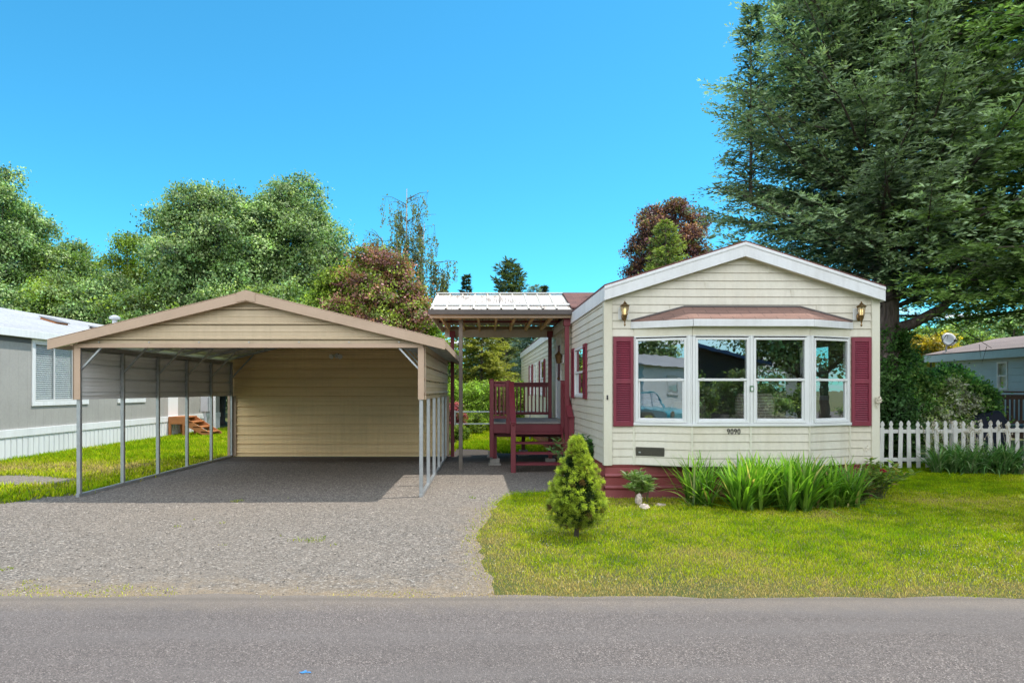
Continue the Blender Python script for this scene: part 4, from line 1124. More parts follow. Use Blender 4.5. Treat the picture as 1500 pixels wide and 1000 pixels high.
for sg in (-1, 1):
    A = MB(); A.prism([(BX0 + 2.2, BY0 - .2, 3.42), (BX0 + 2.2 + sg * 2.5, BY0 - .2, 2.86), (BX0 + 2.2 + sg * 2.5, BY0 - .2, 2.82), (BX0 + 2.2, BY0 - .2, 3.38)], (0, BY1 - BY0 + .4, 0)); A.build('roof', M['purpleshingle'], bh)
MB().box(BX0 - .3, BX0 - .27, BY0 - .2, BY1 + .2, 2.6, 2.83).box(BX0 - .27, BX0 - .02, BY0 - .2, BY1 + .2, 2.6, 2.62).build('eave_board', M['bluetrim'], bh)
Q4 = Matrix(((0, 1, 0, BX0), (1, 0, 0, 0), (0, 0, 1, 0), (0, 0, 0, 1)))
w_ = window(Q4, BY0 + 10.1, BY0 + 10.5, 1.68, 2.5, bh, .05, mat='picket', glass='darkglass')
MB(Q4).box(BY0 + 10.0, BY0 + 10.6, .1, .13, 1.6, 2.6).build('blind', M['blind'], w_)
w_ = window(Q4, BY0 + 5.5, BY0 + 6.6, 1.5, 2.5, bh, .05, mat='picket', glass='darkglass')
# dark deck in front of it
dd_ = thing('dark_deck', 'dark brown weathered deck with balustrade beside the blue grey home', 'deck', (12.7, 17, 0))
MB().box(12.7, 14.9, 17.0, 20.5, .62, .68).build('floor', M['darkwood'], dd_)
MB().box(12.7, 14.9, 16.96, 17.0, .45, .68).box(12.66, 12.7, 17, 20.5, .45, .68).build('rim_board', M['darkwood'], dd_)
for x, y in ((12.74, 17.04), (14.0, 17.04), (14.86, 17.04), (12.74, 18.8), (12.74, 20.4)): MB().box(x - .045, x + .045, y - .045, y + .045, 0, 1.62).build('post', M['darkwood'], dd_)
for a, b in (((12.7, 17.0), (14.9, 17.0)), ((12.7, 17.0), (12.7, 20.5))):
    A3 = Vector((*a, 0)); B3 = Vector((*b, 0)); u = Vector((0, 0, 1))
    MB().beam(A3 + u * 1.63, B3 + u * 1.63, .14, .04).build('top_rail', M['darkwood'], dd_)
    MB().beam(A3 + u * 1.5, B3 + u * 1.5, .04, .12).build('rail', M['darkwood'], dd_)
    MB().beam(A3 + u * .86, B3 + u * .86, .04, .09).build('rail', M['darkwood'], dd_)
    n = int((B3 - A3).length / .115)
    for i in range(n):
        p = A3.lerp(B3, (i + .5) / n); MB().box(p.x - .022, p.x + .022, p.y - .022, p.y + .022, .86, 1.45).build('baluster', M['darkwood'], dd_)
# covered grill
q = P(1432, 600, 16)
t = thing('covered_grill', 'barbecue under a dark navy cover beside the dark deck', 'grill', (q.x, 16, 0))
A = MB(); A.prism([(q.x - .5, 15.7, 0), (q.x + .55, 15.7, 0), (q.x + .6, 15.7, .85), (q.x + .35, 15.7, 1.2), (q.x - .15, 15.7, 1.1), (q.x - .5, 15.7, .8)], (0, .6, 0)); A.build('cover', M['navy'], t, bev=.05)
A = MB(); A.box(q.x - .5, q.x - .3, 15.72, 16.28, .82, .86); A.build('side_shelf', M['navy'], t, bev=.02)
# satellite dish on that roof
q = P(1390, 497, 21.5)
t = thing('satellite_dish', 'small grey satellite dish on the end of the weathered shingle roof', 'satellite dish', (q.x, q.y, 2.9))
Rm = Matrix.Translation(q) @ Matrix.Rotation(rad(75), 4, 'X') @ Matrix.Rotation(rad(-8), 4, 'Y')
A = MB(Rm); A.lathe((0, 0, 0), [(.01, -.04), (.08, -.037), (.16, -.025), (.22, -.005), (.225, 0), (.15, -.018), (.01, -.03)], 24); A.build('reflector', M['dish'], t, smooth=True)
A = MB(); A.tube([(q.x, q.y + .05, q.z), (q.x + .05, q.y + .2, q.z - .25), (q.x + .05, q.y + .2, 2.8)], .025, 8); A.build('mast', M['galv'], t)
A = MB(); A.tube([(q.x, q.y, q.z - .2), (q.x, q.y - .3, q.z - .08)], .014, 6).box(q.x - .04, q.x + .04, q.y - .36, q.y - .28, q.z - .1, q.z - .03); A.build('feed_arm', M['black'], t)

# ------------------------------------------------------------------ picket fence
def picket_mesh(h=1.03, w=.088, t=.02, seed=0):
    A = MB(); hw_ = w / 2
    pr = [(-hw_, .03), (hw_, .03), (hw_, h - .15), (hw_ * .55, h - .135), (hw_ * .62, h - .115), (hw_ * .95, h - .09), (hw_ * .95, h - .065), (hw_ * .5, h - .025), (0, h), (-hw_ * .5, h - .025), (-hw_ * .95, h - .065), (-hw_ * .95, h - .09), (-hw_ * .62, h - .115), (-hw_ * .55, h - .135), (-hw_, h - .15)]
    A.prism([(x, 0, z) for x, z in pr], (0, t, 0)); return A


fn = thing('picket_fence', 'white picket fence with pointed pickets right of the cream home', 'fence', (6.15, 14.2, 0))
first = picket_mesh().build('picket', M['picket'], fn, bev=.003)
rr = random.Random(3)
fx, fy = 6.2, 14.10; k = 0
spots = []
while fx < 14.2:
    bend = fx > 10.05
    spots.append((fx, 14.10 if not bend else 14.42 + (fx - 10.05) * .03, .0 if not bend else -.02))
    fx += .197 + (0.0 if not bend else .004)
for i, (x, y, z) in enumerate(spots):
    o = first if i == 0 else first.copy()
    if i: COL.objects.link(o)
    o.matrix_parent_inverse = Matrix.Translation((-6.15, -14.2, 0))
    o.location = (x, y - .022, z + rr.uniform(-.012, .012)); o.rotation_euler = (rr.uniform(-.01, .01), rr.uniform(-.018, .018), rr.uniform(-.03, .03)); o.scale = (1, 1, rr.uniform(.985, 1.015))
for x0, x1, y in ((6.12, 10.04, 14.10), (10.0, 14.2, 14.42)):
    for z in (.20, .80): MB().box(x0, x1, y, y + .035, z - .04, z + .04).build('rail', M['picket'], fn, bev=.004)
for x, y in ((6.15, 14.17), (8.1, 14.17), (10.02, 14.28), (12.1, 14.52), (14.1, 14.56)): MB().box(x - .045, x + .045, y - .03, y + .06, 0, .95).build('post', M['picket'], fn, bev=.005)
gf = thing('board_fence', 'dark grey weathered board fence behind the white pickets', 'fence', (6.3, 15.6, 0))
for i in range(22):
    x = 6.3 + i * .17
    A = MB(); A.box(x, x + .14, 15.6, 15.62, .05, 1.08 + rr.uniform(-.05, .08)); A.build('board', M['greyboard'], gf)
MB().box(6.3, 10.1, 15.62, 15.66, .3, .38).box(6.3, 10.1, 15.62, 15.66, .85, .93).build('rail', M['greyboard'], gf)
# chain link gate posts far in the back yard
wf = thing('wire_fence', 'low wire fence with thin rails at the back of the yard', 'fence', (-.8, 22, 0))
for z in (.55, .95): MB().tube([(-1.2, 22, z), (1.6, 22.2, z)], .02, 6).build('rail', M['galv'], wf)
for x in (-1.1, .1, 1.4): MB().tube([(x, 22.05 + x * .05, 0), (x, 22.05 + x * .05, 1.0)], .028, 8).build('post', M['galv'], wf)
# ------------------------------------------------------------------ vegetation
def unit(v): return v / (np.linalg.norm(v, axis=-1, keepdims=True) + 1e-9)


def leaf_quads(Pp, D, N, Ln, Wd):
    """rhombic leaves: base, side, tip, side"""
    S = unit(np.cross(D, N)); N2 = unit(np.cross(S, D))
    Ln = np.asarray(Ln)[:, None]; Wd = np.asarray(Wd)[:, None]
    m_ = Pp + D * Ln * .45
    return np.stack([Pp, m_ + S * Wd * .5 + N2 * Wd * .12, Pp + D * Ln, m_ - S * Wd * .5 + N2 * Wd * .12], 1)


LS = .68
def sph(r, n): return unit(r.normal(size=(n, 3)))


def crown_mesh(name, parent, blobs, n, size, cols, seed, clump=.28, per=26, m='leaf', droop=0.0, inner=.3, var=.5, shade=.5):
    """blobs: array rows x,y,z,rx,ry,rz.  cols: list of (weight, rgb)"""
    r = np.random.default_rng(seed); B = np.asarray(blobs, float)
    area = (B[:, 3] * B[:, 4] + B[:, 4] * B[:, 5] + B[:, 3] * B[:, 5]); pr = area / area.sum()
    n = int(n * 2.0); nc = n // per
    bi = r.choice(len(B), int(nc * 1.6), p=pr); u = sph(r, len(bi)); u[:, 2] = np.where((u[:, 2] < -.35) & (r.random(len(bi)) < .6), -u[:, 2], u[:, 2])
    rad_ = np.where(r.random(len(bi)) < inner, r.uniform(.35, .8, len(bi)), r.uniform(.82, 1.1, len(bi)))
    c = B[bi, :3] + u * B[bi, 3:] * rad_[:, None]
    # drop clumps buried in other blobs
    deep = np.zeros(len(c), int)
    for b_ in B: deep += (np.sum(((c - b_[:3]) / b_[3:]) ** 2, 1) < .5)
    k = (deep < 2) | (r.random(len(c)) < .15); c, u, bi = c[k][:nc], u[k][:nc], bi[k][:nc]; nc = len(c)
    bt = 1 + var * r.normal(size=nc) * .7
    wts = np.array([w for w, _ in cols]); wts = wts / wts.sum(); ci = r.choice(len(cols), nc, p=wts); pal = np.array([q for _, q in cols])
    # colour patches follow blobs so that whole boughs differ a little
    bb = r.uniform(.7, 1.25, len(B))
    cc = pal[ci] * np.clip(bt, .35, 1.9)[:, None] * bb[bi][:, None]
    idx = np.repeat(np.arange(nc), per); nn = len(idx)
    off = r.normal(size=(nn, 3)) * clump * r.uniform(.5, 1.2, (nc, 1))[idx]; off *= .8; off[:, 2] *= .6
    Pp = c[idx] + off
    D = unit(u[idx] * .5 + sph(r, nn) * .9 + np.array([0, 0, -droop])); tl_ = unit(u + sph(r, nc) * .45); N = unit(tl_[idx] * 1.1 + sph(r, nn) * .62 + np.array([0, -.1, .5]))
    s_ = size * LS * r.uniform(.6, 1.35, nn)
    v = leaf_quads(Pp, D, N, s_, s_ * r.uniform(.55, .8, nn))
    lo, hi = B[:, 2].min(), (B[:, 2] + B[:, 5]).max()
    dep = np.clip(np.sum((off / clump) * u[idx], 1) * .35 + 1, 1 - shade, 1.35)  # inner side of each clump darkened, self shadow put into the leaf colour
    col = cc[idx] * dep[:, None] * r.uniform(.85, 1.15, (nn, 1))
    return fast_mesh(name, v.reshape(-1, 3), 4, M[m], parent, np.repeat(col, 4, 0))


def blob_crown(seed, c, R, nb, bmin=.24, bmax=.4, flat=.8, shell=.86):
    r = np.random.default_rng(seed); c = np.array(c, float); R = np.array(R, float); out = [[*c, *(R * .5)]]
    for i in range(nb):
        z = 1 - 2 * (i + .5) / nb; z = max(z, -.75); a = i * 2.39996 + r.uniform(-.4, .4); q = math.sqrt(max(0, 1 - z * z))
        u = np.array([q * math.cos(a), q * math.sin(a), z]); s_ = r.uniform(bmin, bmax) * R.mean()
        p = c + u * (R - s_ * .7) * r.uniform(shell, 1.14)
        out.append([*p, s_ * r.uniform(.85, 1.2), s_ * r.uniform(.85, 1.2), s_ * flat * r.uniform(.8, 1.2)])
    return np.array(out)


def limbs(parent, base, blobs, r0, mt='bark', seed=1, nl=9, split=.35):
    r = random.Random(seed); A = MB(); b = Vector(base); C0 = Vector(blobs[0][:3]); fork = b.lerp(C0, split)
    fork.x += r.uniform(-.1, .1) * C0.z * .2
    A.tube([b + Vector((0, 0, -.1)), b + Vector((0, 0, .25)), b.lerp(fork, .5) + Vector((r.uniform(-.1, .1), r.uniform(-.1, .1), 0)), fork, fork.lerp(C0, .5), C0], [r0 * 1.35, r0 * 1.05, r0 * .9, r0 * .75, r0 * .5, r0 * .2], 10)
    A.build('trunk', M[mt], parent, smooth=True)
    A = MB(); ids = list(range(1, len(blobs))); r.shuffle(ids)
    for i in ids[:nl]:
        e = Vector(blobs[i][:3]); s_ = fork.lerp(C0, r.uniform(0, .8)); mid = s_.lerp(e, .5) + Vector((0, 0, -.08 * (e - s_).length))
        A.tube([s_, mid, e], [r0 * .42, r0 * .26, r0 * .08], 7)
    A.build('limbs', M[mt], parent, smooth=True)


GREEN = [(3, (.16, .26, .10)), (3, (.24, .34, .13)), (2, (.38, .46, .22)), (1.3, (.06, .12, .06))]
LIME = [(2, (.17, .26, .03)), (2, (.28, .36, .05)), (1, (.11, .17, .03))]


def leafy_tree(name, label, cat, px, d, ptop, R, cz=None, nb=26, n=30000, size=.17, cols=GREEN, seed=1, trunk=.25, group=None, clump=.3, base_x=None, mt='bark', per=26, **kw):
    top = P(px, ptop, d); x = top.x; Rz = R[2]; R = (R[0] * .94, R[1] * .94, R[2] * .94); Rz = R[2] * 1.13; c = (x, d, top.z - Rz)
    t = thing(name, label, cat, (base_x if base_x is not None else x, d, 0), group=group)
    bl = blob_crown(seed, c, R, nb, **kw)
    limbs(t, (t.location.x, d, 0), bl, trunk, mt, seed)
    crown_mesh('crown', t, bl, n, size, cols, seed, clump, per)
    return t, bl


TG = 'broadleaf trees behind the taupe home'
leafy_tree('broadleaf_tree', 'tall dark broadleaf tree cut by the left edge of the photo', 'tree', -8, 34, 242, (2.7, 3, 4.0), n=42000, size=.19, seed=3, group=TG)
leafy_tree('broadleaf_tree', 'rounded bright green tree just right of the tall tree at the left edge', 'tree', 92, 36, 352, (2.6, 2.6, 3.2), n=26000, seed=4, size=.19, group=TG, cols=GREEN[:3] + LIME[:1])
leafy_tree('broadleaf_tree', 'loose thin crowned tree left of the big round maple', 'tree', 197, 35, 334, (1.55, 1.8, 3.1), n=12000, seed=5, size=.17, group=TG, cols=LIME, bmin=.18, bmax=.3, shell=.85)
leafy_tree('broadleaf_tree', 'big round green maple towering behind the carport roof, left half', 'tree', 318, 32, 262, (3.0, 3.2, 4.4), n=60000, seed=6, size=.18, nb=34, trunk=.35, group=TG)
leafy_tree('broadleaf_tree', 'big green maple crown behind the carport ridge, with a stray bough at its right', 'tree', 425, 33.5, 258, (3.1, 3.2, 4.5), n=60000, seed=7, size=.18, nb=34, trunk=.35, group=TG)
for i, (px, pt, d, R, lab) in enumerate(((-20, 395, 31, (3, 2, 3), 'dark leafy thicket above the nearer end of the pale roof'), (70, 400, 32, (2.6, 2, 2.8), 'dense mid green thicket above the pale roof'), (150, 385, 32.5, (2.6, 2, 3), 'bright leafy thicket behind the roof vent pipe'),
                                     (228, 405, 30, (2.4, 2, 2.6), 'leafy thicket behind the left slope of the carport roof'), (300, 410, 29.5, (2.6, 2, 2.6), 'shaded thicket under the big maple'), (400, 400, 29.5, (2.8, 2, 2.7), 'thicket behind the carport ridge'))):
    leafy_tree('leafy_thicket', lab, 'thicket', px, d, pt, R, nb=18, n=24000, seed=20 + i, size=.17, trunk=.12, cols=GREEN if i % 2 == 0 else GREEN[:3] + LIME[:2], clump=.32)
# far dark green wall of foliage to close the gaps at the horizon
bl = np.array([[x, 44 + 2 * math.sin(x), 1.6, 3.2, 1.8, 2.2 + .9 * math.sin(x * .7)] for x in np.arange(-42, 40, 3.1)])
o = crown_mesh('far_woodland', None, bl, 70000, .34, [(1, (.05, .08, .03)), (1, (.08, .12, .04))], 50, .6, 20); tag(o, 'dark green belt of distant woodland behind the homes', 'woodland', kind='stuff')
# plum mix, birch
PLUM = [(3, (.26, .12, .125)), (2, (.38, .19, .17)), (2, (.2, .26, .05)), (2.5, (.3, .37, .06)), (1, (.34, .16, .09))]
t, bl = leafy_tree('plum_tree', 'round plum tree with mixed purple and lime leaves behind the carport roof', 'tree', 549, 26, 352, (2.15, 2.1, 2.75), n=34000, seed=8, size=.15, cols=PLUM, nb=26, trunk=.14, clump=.22)
leafy_tree('lime_shrub', 'lime green shrub rising left of the purple plum tree', 'shrub', 500, 27, 372, (1.2, 1.2, 2.6), n=12000, seed=9, size=.15, cols=LIME, trunk=.08, nb=14, clump=.2)
leafy_tree('lime_shrub', 'light green shrub below the birch beside the porch roof', 'shrub', 622, 28, 440, (1.3, 1.3, 2.2), n=12000, seed=19, size=.15, cols=LIME, trunk=.08, nb=14, clump=.2)
leafy_tree('copper_maple', 'dark purple leaved maple rising behind the cream home roof', 'tree', 979, 31, 290, (1.85, 1.8, 2.5), n=22000, seed=14, size=.15, cols=[(3, (.15, .065, .07)), (2, (.08, .045, .06)), (2, (.32, .16, .09)), (1, (.22, .22, .07))], trunk=.2, nb=26, clump=.22, base_x=8.3, flat=.95, bmin=.16, bmax=.34, shell=1.0)


def birch():
    d = 30; top = P(596, 270, d); bx = P(598, 500, d).x
    t = thing('birch_tree', 'thin weeping birch with white stems and hanging twigs', 'tree', (bx, d, 0))
    r = random.Random(5); rn = np.random.default_rng(5); A = MB(); TW = MB(); lp = []
    stems = [[(bx, d, 0), (bx + .05, d, 4), (bx - .1, d, 7.5), (top.x, d, top.z - .2)], [(bx + .15, d + .2, 0), (bx + .5, d, 4.5), (bx + .55, d, 7), (bx + .75, d, 9.2)], [(bx, d + .3, 0), (bx - .5, d, 4), (bx - .9, d, 6.8), (bx - 1.2, d, 8.6)]]
    for s_ in stems: A.tube(s_, [.14, .09, .05, .012], 7)
    A.build('trunk', M['birchbark'], t, smooth=True)
    for s_ in stems:
        sv = [Vector(q) for q in s_]
        for k in range(44):
            f = r.uniform(.8, 2.95); i = int(f); p = sv[i].lerp(sv[min(i + 1, 3)], f - i)
            a = r.uniform(0, 6.28); Ln = r.uniform(.6, 2.3) * (1.25 - .27 * f) + .25; dirv = Vector((math.cos(a), math.sin(a) * .7, r.uniform(.2, .8)))
            q1 = p + dirv * Ln * .6; q2 = p + dirv * Ln + Vector((0, 0, -.15 * Ln)); TW.tube([p, q1, q2], [.018, .011, .005], 4, False)
            for j in range(4):
                s0 = p.lerp(q2, r.uniform(.35, 1)); hl = r.uniform(.5, 1.5); m0 = s0 + Vector((r.uniform(-.15, .15), r.uniform(-.1, .1), -hl * .4)); e0 = m0 + Vector((r.uniform(-.08, .08), 0, -hl * .6))
                TW.tube([s0, m0, e0], [.006, .004, .002], 3, False)
                nl = int(hl * 30); ts = rn.random(nl)[:, None]
                pts = np.array(m0)[None] * (1 - ts) + np.array(e0)[None] * ts; lp.append(pts + rn.normal(size=(nl, 3)) * .045)
            nl = 14; ts = rn.random(nl)[:, None]; lp.append(np.array(p)[None] * (1 - ts) + np.array(q2)[None] * ts + rn.normal(size=(nl, 3)) * .08)
    # long trailing boughs on the right, near the porch roof
    for k in range(16):
        s0 = Vector((bx + r.uniform(.4, 1.3), d, r.uniform(5.6, 7.6))); e1 = Vector((bx + r.uniform(1.2, 2.25), d + r.uniform(-.5, .5), s0.z + r.uniform(-.4, .2))); TW.tube([s0, e1], [.02, .006], 4, False)
        for j in range(5):
            q = s0.lerp(e1, r.uniform(.5, 1)); hl = r.uniform(.7, 1.9); e0 = q + Vector((r.uniform(-.1, .1), 0, -hl)); TW.tube([q, e0], [.005, .002], 3, False)
            nl = int(hl * 36); ts = rn.random(nl)[:, None]; lp.append(np.array(q)[None] * (1 - ts) + np.array(e0)[None] * ts + rn.normal(size=(nl, 3)) * .04)
    TW.build('twigs', M['bark'], t)
    Pp = np.concatenate(lp); n = len(Pp); D = unit(rn.normal(size=(n, 3)) * .7 + np.array([0, 0, -1.])); N = sph(rn, n); s_ = rn.uniform(.06, .12, n)
    v = leaf_quads(Pp, D, N, s_, s_ * .7); pal = np.array([(.18, .23, .09), (.26, .30, .12), (.14, .17, .08), (.32, .31, .15)]); col = pal[rn.integers(0, 4, n)] * rn.uniform(.6, 1.3, (n, 1))
    fast_mesh('crown', v.reshape(-1, 3), 4, M['leaf'], t, np.repeat(col, 4, 0))


birch()


def conifer(name, label, base, H, z0, Rmax, seed, nbr, twigs, tufts, size=.13, cols=((.03, .055, .02), (.10, .16, .035)), trunk=.3, bow=.25, lift=.15, shape=.8, cat='tree', mt='sprucebark', lean=0, tip=.55, twl=.34, spires=(), bough=(.7, 1.25), group=None, zcut=None, keepf=None, dead=0, jag=.35, pend=.3):
    r = random.Random(seed); rn = np.random.default_rng(seed); bx, by, bz = base
    t = thing(name, label, cat, (bx, by, 0), group=group)
    A = MB(); zs = [0, .4, 2, H * .3, H * .6, H * .85, H]
    A.tube([(bx + lean * z / H, by, z - (.15 if z == 0 else 0)) for z in zs], [trunk * 1.45, trunk * 1.1, trunk, trunk * .78, trunk * .48, trunk * .2, .02], 14); A.build('trunk', M[mt], t, smooth=True)
    BR = MB(); PP = []; DD = []; NN = []; CC = []; SS = []
    jobs = [(bx, by, z0, H, Rmax, nbr, lean, shape)]
    for (sx, sy, s0, s1, sr) in spires:       # upturned leaders with their own whorls
        BR.tube([(bx, by, s0 - 1.0), ((bx + sx) / 2, (by + sy) / 2, s0 - .3), (sx, sy, s0 + .3), (sx, sy, s1)], [.09, .06, .04, .008], 6); jobs.append((sx, sy, s0, s1, sr, int((s1 - s0) * 15), 0, .6))
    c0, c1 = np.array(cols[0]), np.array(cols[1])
    for (jx, jy, jz0, jH, jR, jn, jl, jsh) in jobs:
        for i in range(jn):
            f = (i + r.random()) / jn; z = jz0 + (jH - jz0) * (f ** .92)
            if keepf and not keepf(z, r): continue
            a = i * 2.39996 + r.uniform(-.5, .5); rel = (z - jz0) / (jH - jz0)
            Ln = jR * (max(0.03, 1 - rel) ** jsh) * r.uniform(1 - jag, 1.08) * (.55 + .45 * min(1, rel / .07 + .4))
            u0 = Vector((math.cos(a), math.sin(a), 0)); sd = Vector((-u0.y, u0.x, 0))
            lf = lift + rel * .45 + r.uniform(-.1, .1); bw = bow * (1 - .6 * rel)
            def pt(s_): return Vector((jx + jl * z / H, jy, z)) + u0 * Ln * s_ + Vector((0, 0, Ln * (lf * s_ - bw * 2.1 * s_ * s_ + bw * 1.35 * s_ ** 3))) + sd * (Ln * .08 * math.sin(s_ * 3 + i))
            k = 6; BR.tube([pt(j / k) for j in range(k + 1)], [max(.006, trunk * .17 * (1 - j / k) ** .8 * (Ln / Rmax + .2)) for j in range(k + 1)], 5, False)
            bcol = r.uniform(*bough)
            nt_ = max(7, int(twigs * Ln / Rmax))
            for j in range(nt_):
                s_ = .12 + .9 * (j + r.random()) / nt_
                if s_ > 1: s_ = 1
                p = pt(s_); dv = (pt(min(1.02, s_ + .05)) - pt(s_ - .05)).normalized(); side = 1 if j % 2 else -1
                tl = Ln * twl * (1.12 - s_) ** .7 * r.uniform(.6, 1.2) + .12
                d_ = (dv * r.uniform(.55, .95) + sd * side * r.uniform(.5, 1.0) + Vector((0, 0, r.uniform(-pend, .12)))).normalized()
                if r.random() < .06: d_ = (dv + Vector((0, 0, r.uniform(.1, .4)))).normalized()
                m = max(3, int(tufts * tl / (Rmax * .25)))
                q = np.linspace(.08, 1, m)[:, None]; pa = np.array(p)[None]; da = np.array(d_)[None]
                pts = pa + da * tl * q + np.array([0, 0, -1.])[None] * (tl * .22 * q ** 2) * (1 if pend > 0 else 0)
                for rep in (1, -1):
                    sv = np.cross(da, [0, 0, 1.]); sv = sv / (np.linalg.norm(sv) + 1e-6)
                    Dq = unit(da * .75 + sv * rep * rn.uniform(.3, .9, (m, 1)) + rn.normal(size=(m, 3)) * .22)
                    PP.append(pts + rn.normal(size=(m, 3)) * .02); DD.append(Dq); NN.append(unit(np.array([[0, -.25, 1.]]) + rn.normal(size=(m, 3)) * .85))
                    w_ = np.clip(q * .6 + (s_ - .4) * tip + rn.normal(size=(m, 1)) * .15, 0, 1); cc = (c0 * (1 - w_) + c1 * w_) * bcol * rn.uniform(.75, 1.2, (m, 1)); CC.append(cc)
                    SS.append(size * rn.uniform(.7, 1.3, m) * (1.1 - .35 * q[:, 0]))
    for i in range(dead):
        z = z0 - .2 + r.random() * 3.0; a = r.uniform(0, 6.28); Ln = Rmax * r.uniform(.35, .8); u0 = Vector((math.cos(a), math.sin(a), r.uniform(-.15, .1))); p0 = Vector((bx, by, z))
        e_ = p0 + u0 * Ln + Vector((0, 0, -.25 * Ln)); BR.tube([p0, p0 + u0 * Ln * .5, e_], [.03, .018, .006], 5, False)
        for j in range(8):
            q = p0.lerp(e_, r.uniform(.3, 1)); BR.tube([q, q + Vector((r.uniform(-.3, .3), r.uniform(-.3, .3), -r.uniform(.1, .5)))], [.008, .003], 3, False)
    BR.build('branches', M['bark'], t, smooth=True)
    PP, DD, NN, CC, SS = map(np.concatenate, (PP, DD, NN, CC, SS))
    v = leaf_quads(PP, DD, NN, SS, SS * .30)
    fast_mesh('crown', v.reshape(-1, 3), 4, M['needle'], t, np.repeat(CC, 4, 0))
    return t


# the two big firs on the right
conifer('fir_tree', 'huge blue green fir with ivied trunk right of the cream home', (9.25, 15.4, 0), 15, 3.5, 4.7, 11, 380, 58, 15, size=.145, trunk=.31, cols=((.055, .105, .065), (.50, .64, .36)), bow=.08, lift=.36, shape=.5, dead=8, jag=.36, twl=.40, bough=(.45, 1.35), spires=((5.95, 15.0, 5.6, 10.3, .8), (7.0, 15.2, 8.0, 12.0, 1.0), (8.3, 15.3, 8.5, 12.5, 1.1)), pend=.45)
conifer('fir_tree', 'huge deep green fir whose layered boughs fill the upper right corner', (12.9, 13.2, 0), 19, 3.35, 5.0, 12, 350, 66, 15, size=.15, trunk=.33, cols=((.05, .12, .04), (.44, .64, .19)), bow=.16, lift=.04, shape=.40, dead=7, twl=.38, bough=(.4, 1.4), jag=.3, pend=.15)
# one stout low limb sweeping up to the right of the first fir
fir1 = bpy.data.objects['fir_tree']
A = MB(); A.tube([(9.3, 15.35, 3.05), (9.75, 15.2, 3.2), (10.3, 15.0, 3.55), (10.75, 14.9, 4.1), (11.0, 14.8, 4.7)], [.15, .12, .10, .08, .05], 10)
A.build('limb', M['sprucebark'], fir1, smooth=True)
# smaller conifers
def con_at(name, label, px, ptop, d, R, z0, seed, nbr=70, tw=26, tf=7, size=.16, **kw):
    tp_ = P(px, ptop, d); return conifer(name, label, (tp_.x, d, 0), tp_.z, z0, R, seed, nbr, tw, tf, size=size, trunk=kw.pop('trunk', .12), **kw)


con_at('pine_tree', 'grey green pine top behind the peeling porch roof', 748, 388, 40, 2.0, 2, 31, 110, 24, 6, .3, cols=((.05, .08, .04), (.13, .17, .07)), shape=.42, lift=.5, bow=.1)
con_at('spruce_tree', 'narrow dark spruce tip left of the pine above the porch roof', 683, 405, 46, 1.3, 2, 32, 80, 20, 5, .3, cols=((.03, .05, .03), (.07, .1, .05)))
con_at('spruce_tree', 'tiny spruce tip right of the pine above the porch roof', 797, 420, 46, 1.2, 2, 33, 80, 20, 5, .3, cols=((.03, .05, .03), (.08, .11, .05)))
con_at('young_fir', 'light green fir crown in front of the purple maple', 975, 328, 27.2, 1.9, 3, 34, 110, 26, 7, .19, cols=((.13, .19, .05), (.40, .46, .13)), shape=.6)
con_at('blue_spruce', 'silvery blue spruce beyond the porch against the cream home wall', 782, 420, 33.5, 1.7, .3, 35, 130, 34, 8, .16, cols=((.12, .19, .18), (.38, .50, .46)), shape=.6, lift=.05)
con_at('cedar_tree', 'yellow green cedar with layered sprays beyond the porch', 706, 452, 30.5, 1.9, .5, 36, 120, 34, 8, .16, cols=((.17, .20, .04), (.60, .57, .11)), lift=.0, bow=.2, shape=.45)
con_at('cedar_tree', 'thin grey green cedar between the yellow cedar and the blue spruce', 742, 440, 36, 1.8, .5, 37, 90, 26, 7, .2, cols=((.16, .18, .09), (.48, .50, .24)), lift=.3, shape=.45)


def bush(name, label, x, y, R, h, n, size, cols, seed, cat='shrub', clump=.12, nb=14, per=20, stems=True, z0=None, **kw):
    t = thing(name, label, cat, (x, y, 0), group=kw.pop('group', None))
    bl = blob_crown(seed, (x, y, (h / 2) if z0 is None else (z0 + h) / 2), (R[0], R[1], h / 2 if z0 is None else (h - z0) / 2), nb, flat=.9, **kw)
    A = MB(); r = random.Random(seed)
    for i in range(6):
        e_ = bl[1 + i % (len(bl) - 1)]; A.tube([(x + r.uniform(-.06, .06), y + r.uniform(-.06, .06), -.02), (x * .5 + e_[0] * .5, y * .5 + e_[1] * .5, e_[2] * .5), tuple(e_[:3])], [.03 * h, .02 * h, .008], 5, False)
    A.build('stems', M['bark'], t, smooth=True)
    crown_mesh('foliage', t, bl, n, size, cols, seed, clump, per); return t


# back yard
hx = P(697, 575, 27)
t = thing('hedge', 'dense bright topped hedge at the back of the yard beyond the porch', 'hedge', (hx.x, 27, 0))
bl = np.array([[hx.x + a, 27 + .1 * math.sin(a * 5), z, .55, .6, .5] for a in np.arange(-2.2, 1.9, .45) for z in (.45, 1.0, 1.45 + .08 * math.sin(a * 7))])
MB().tube([(hx.x - 1, 27, 0), (hx.x - 1, 27, 1.2)], .05, 6).tube([(hx.x + .6, 27, 0), (hx.x + .6, 27, 1.2)], .05, 6).build('stems', M['bark'], t)
crown_mesh('foliage', t, bl, 26000, .1, [(2, (.28, .42, .05)), (2, (.2, .32, .045)), (1, (.4, .52, .09))], 61, .12, 20)
q = G(694, 636); bush('round_shrub', 'round light green shrub on the back lawn', q[0], q[1], (.42, .4), .75, 5000, .07, LIME, 62, clump=.07)
q = G(664, 640); bush('flower_shrub', 'pink flowering shrub beside the carport back corner', q[0], q[1], (.4, .4), 1.25, 6000, .08, [(2, (.45, .09, .14)), (1, (.15, .2, .05)), (1, (.55, .2, .25))], 63, clump=.07)
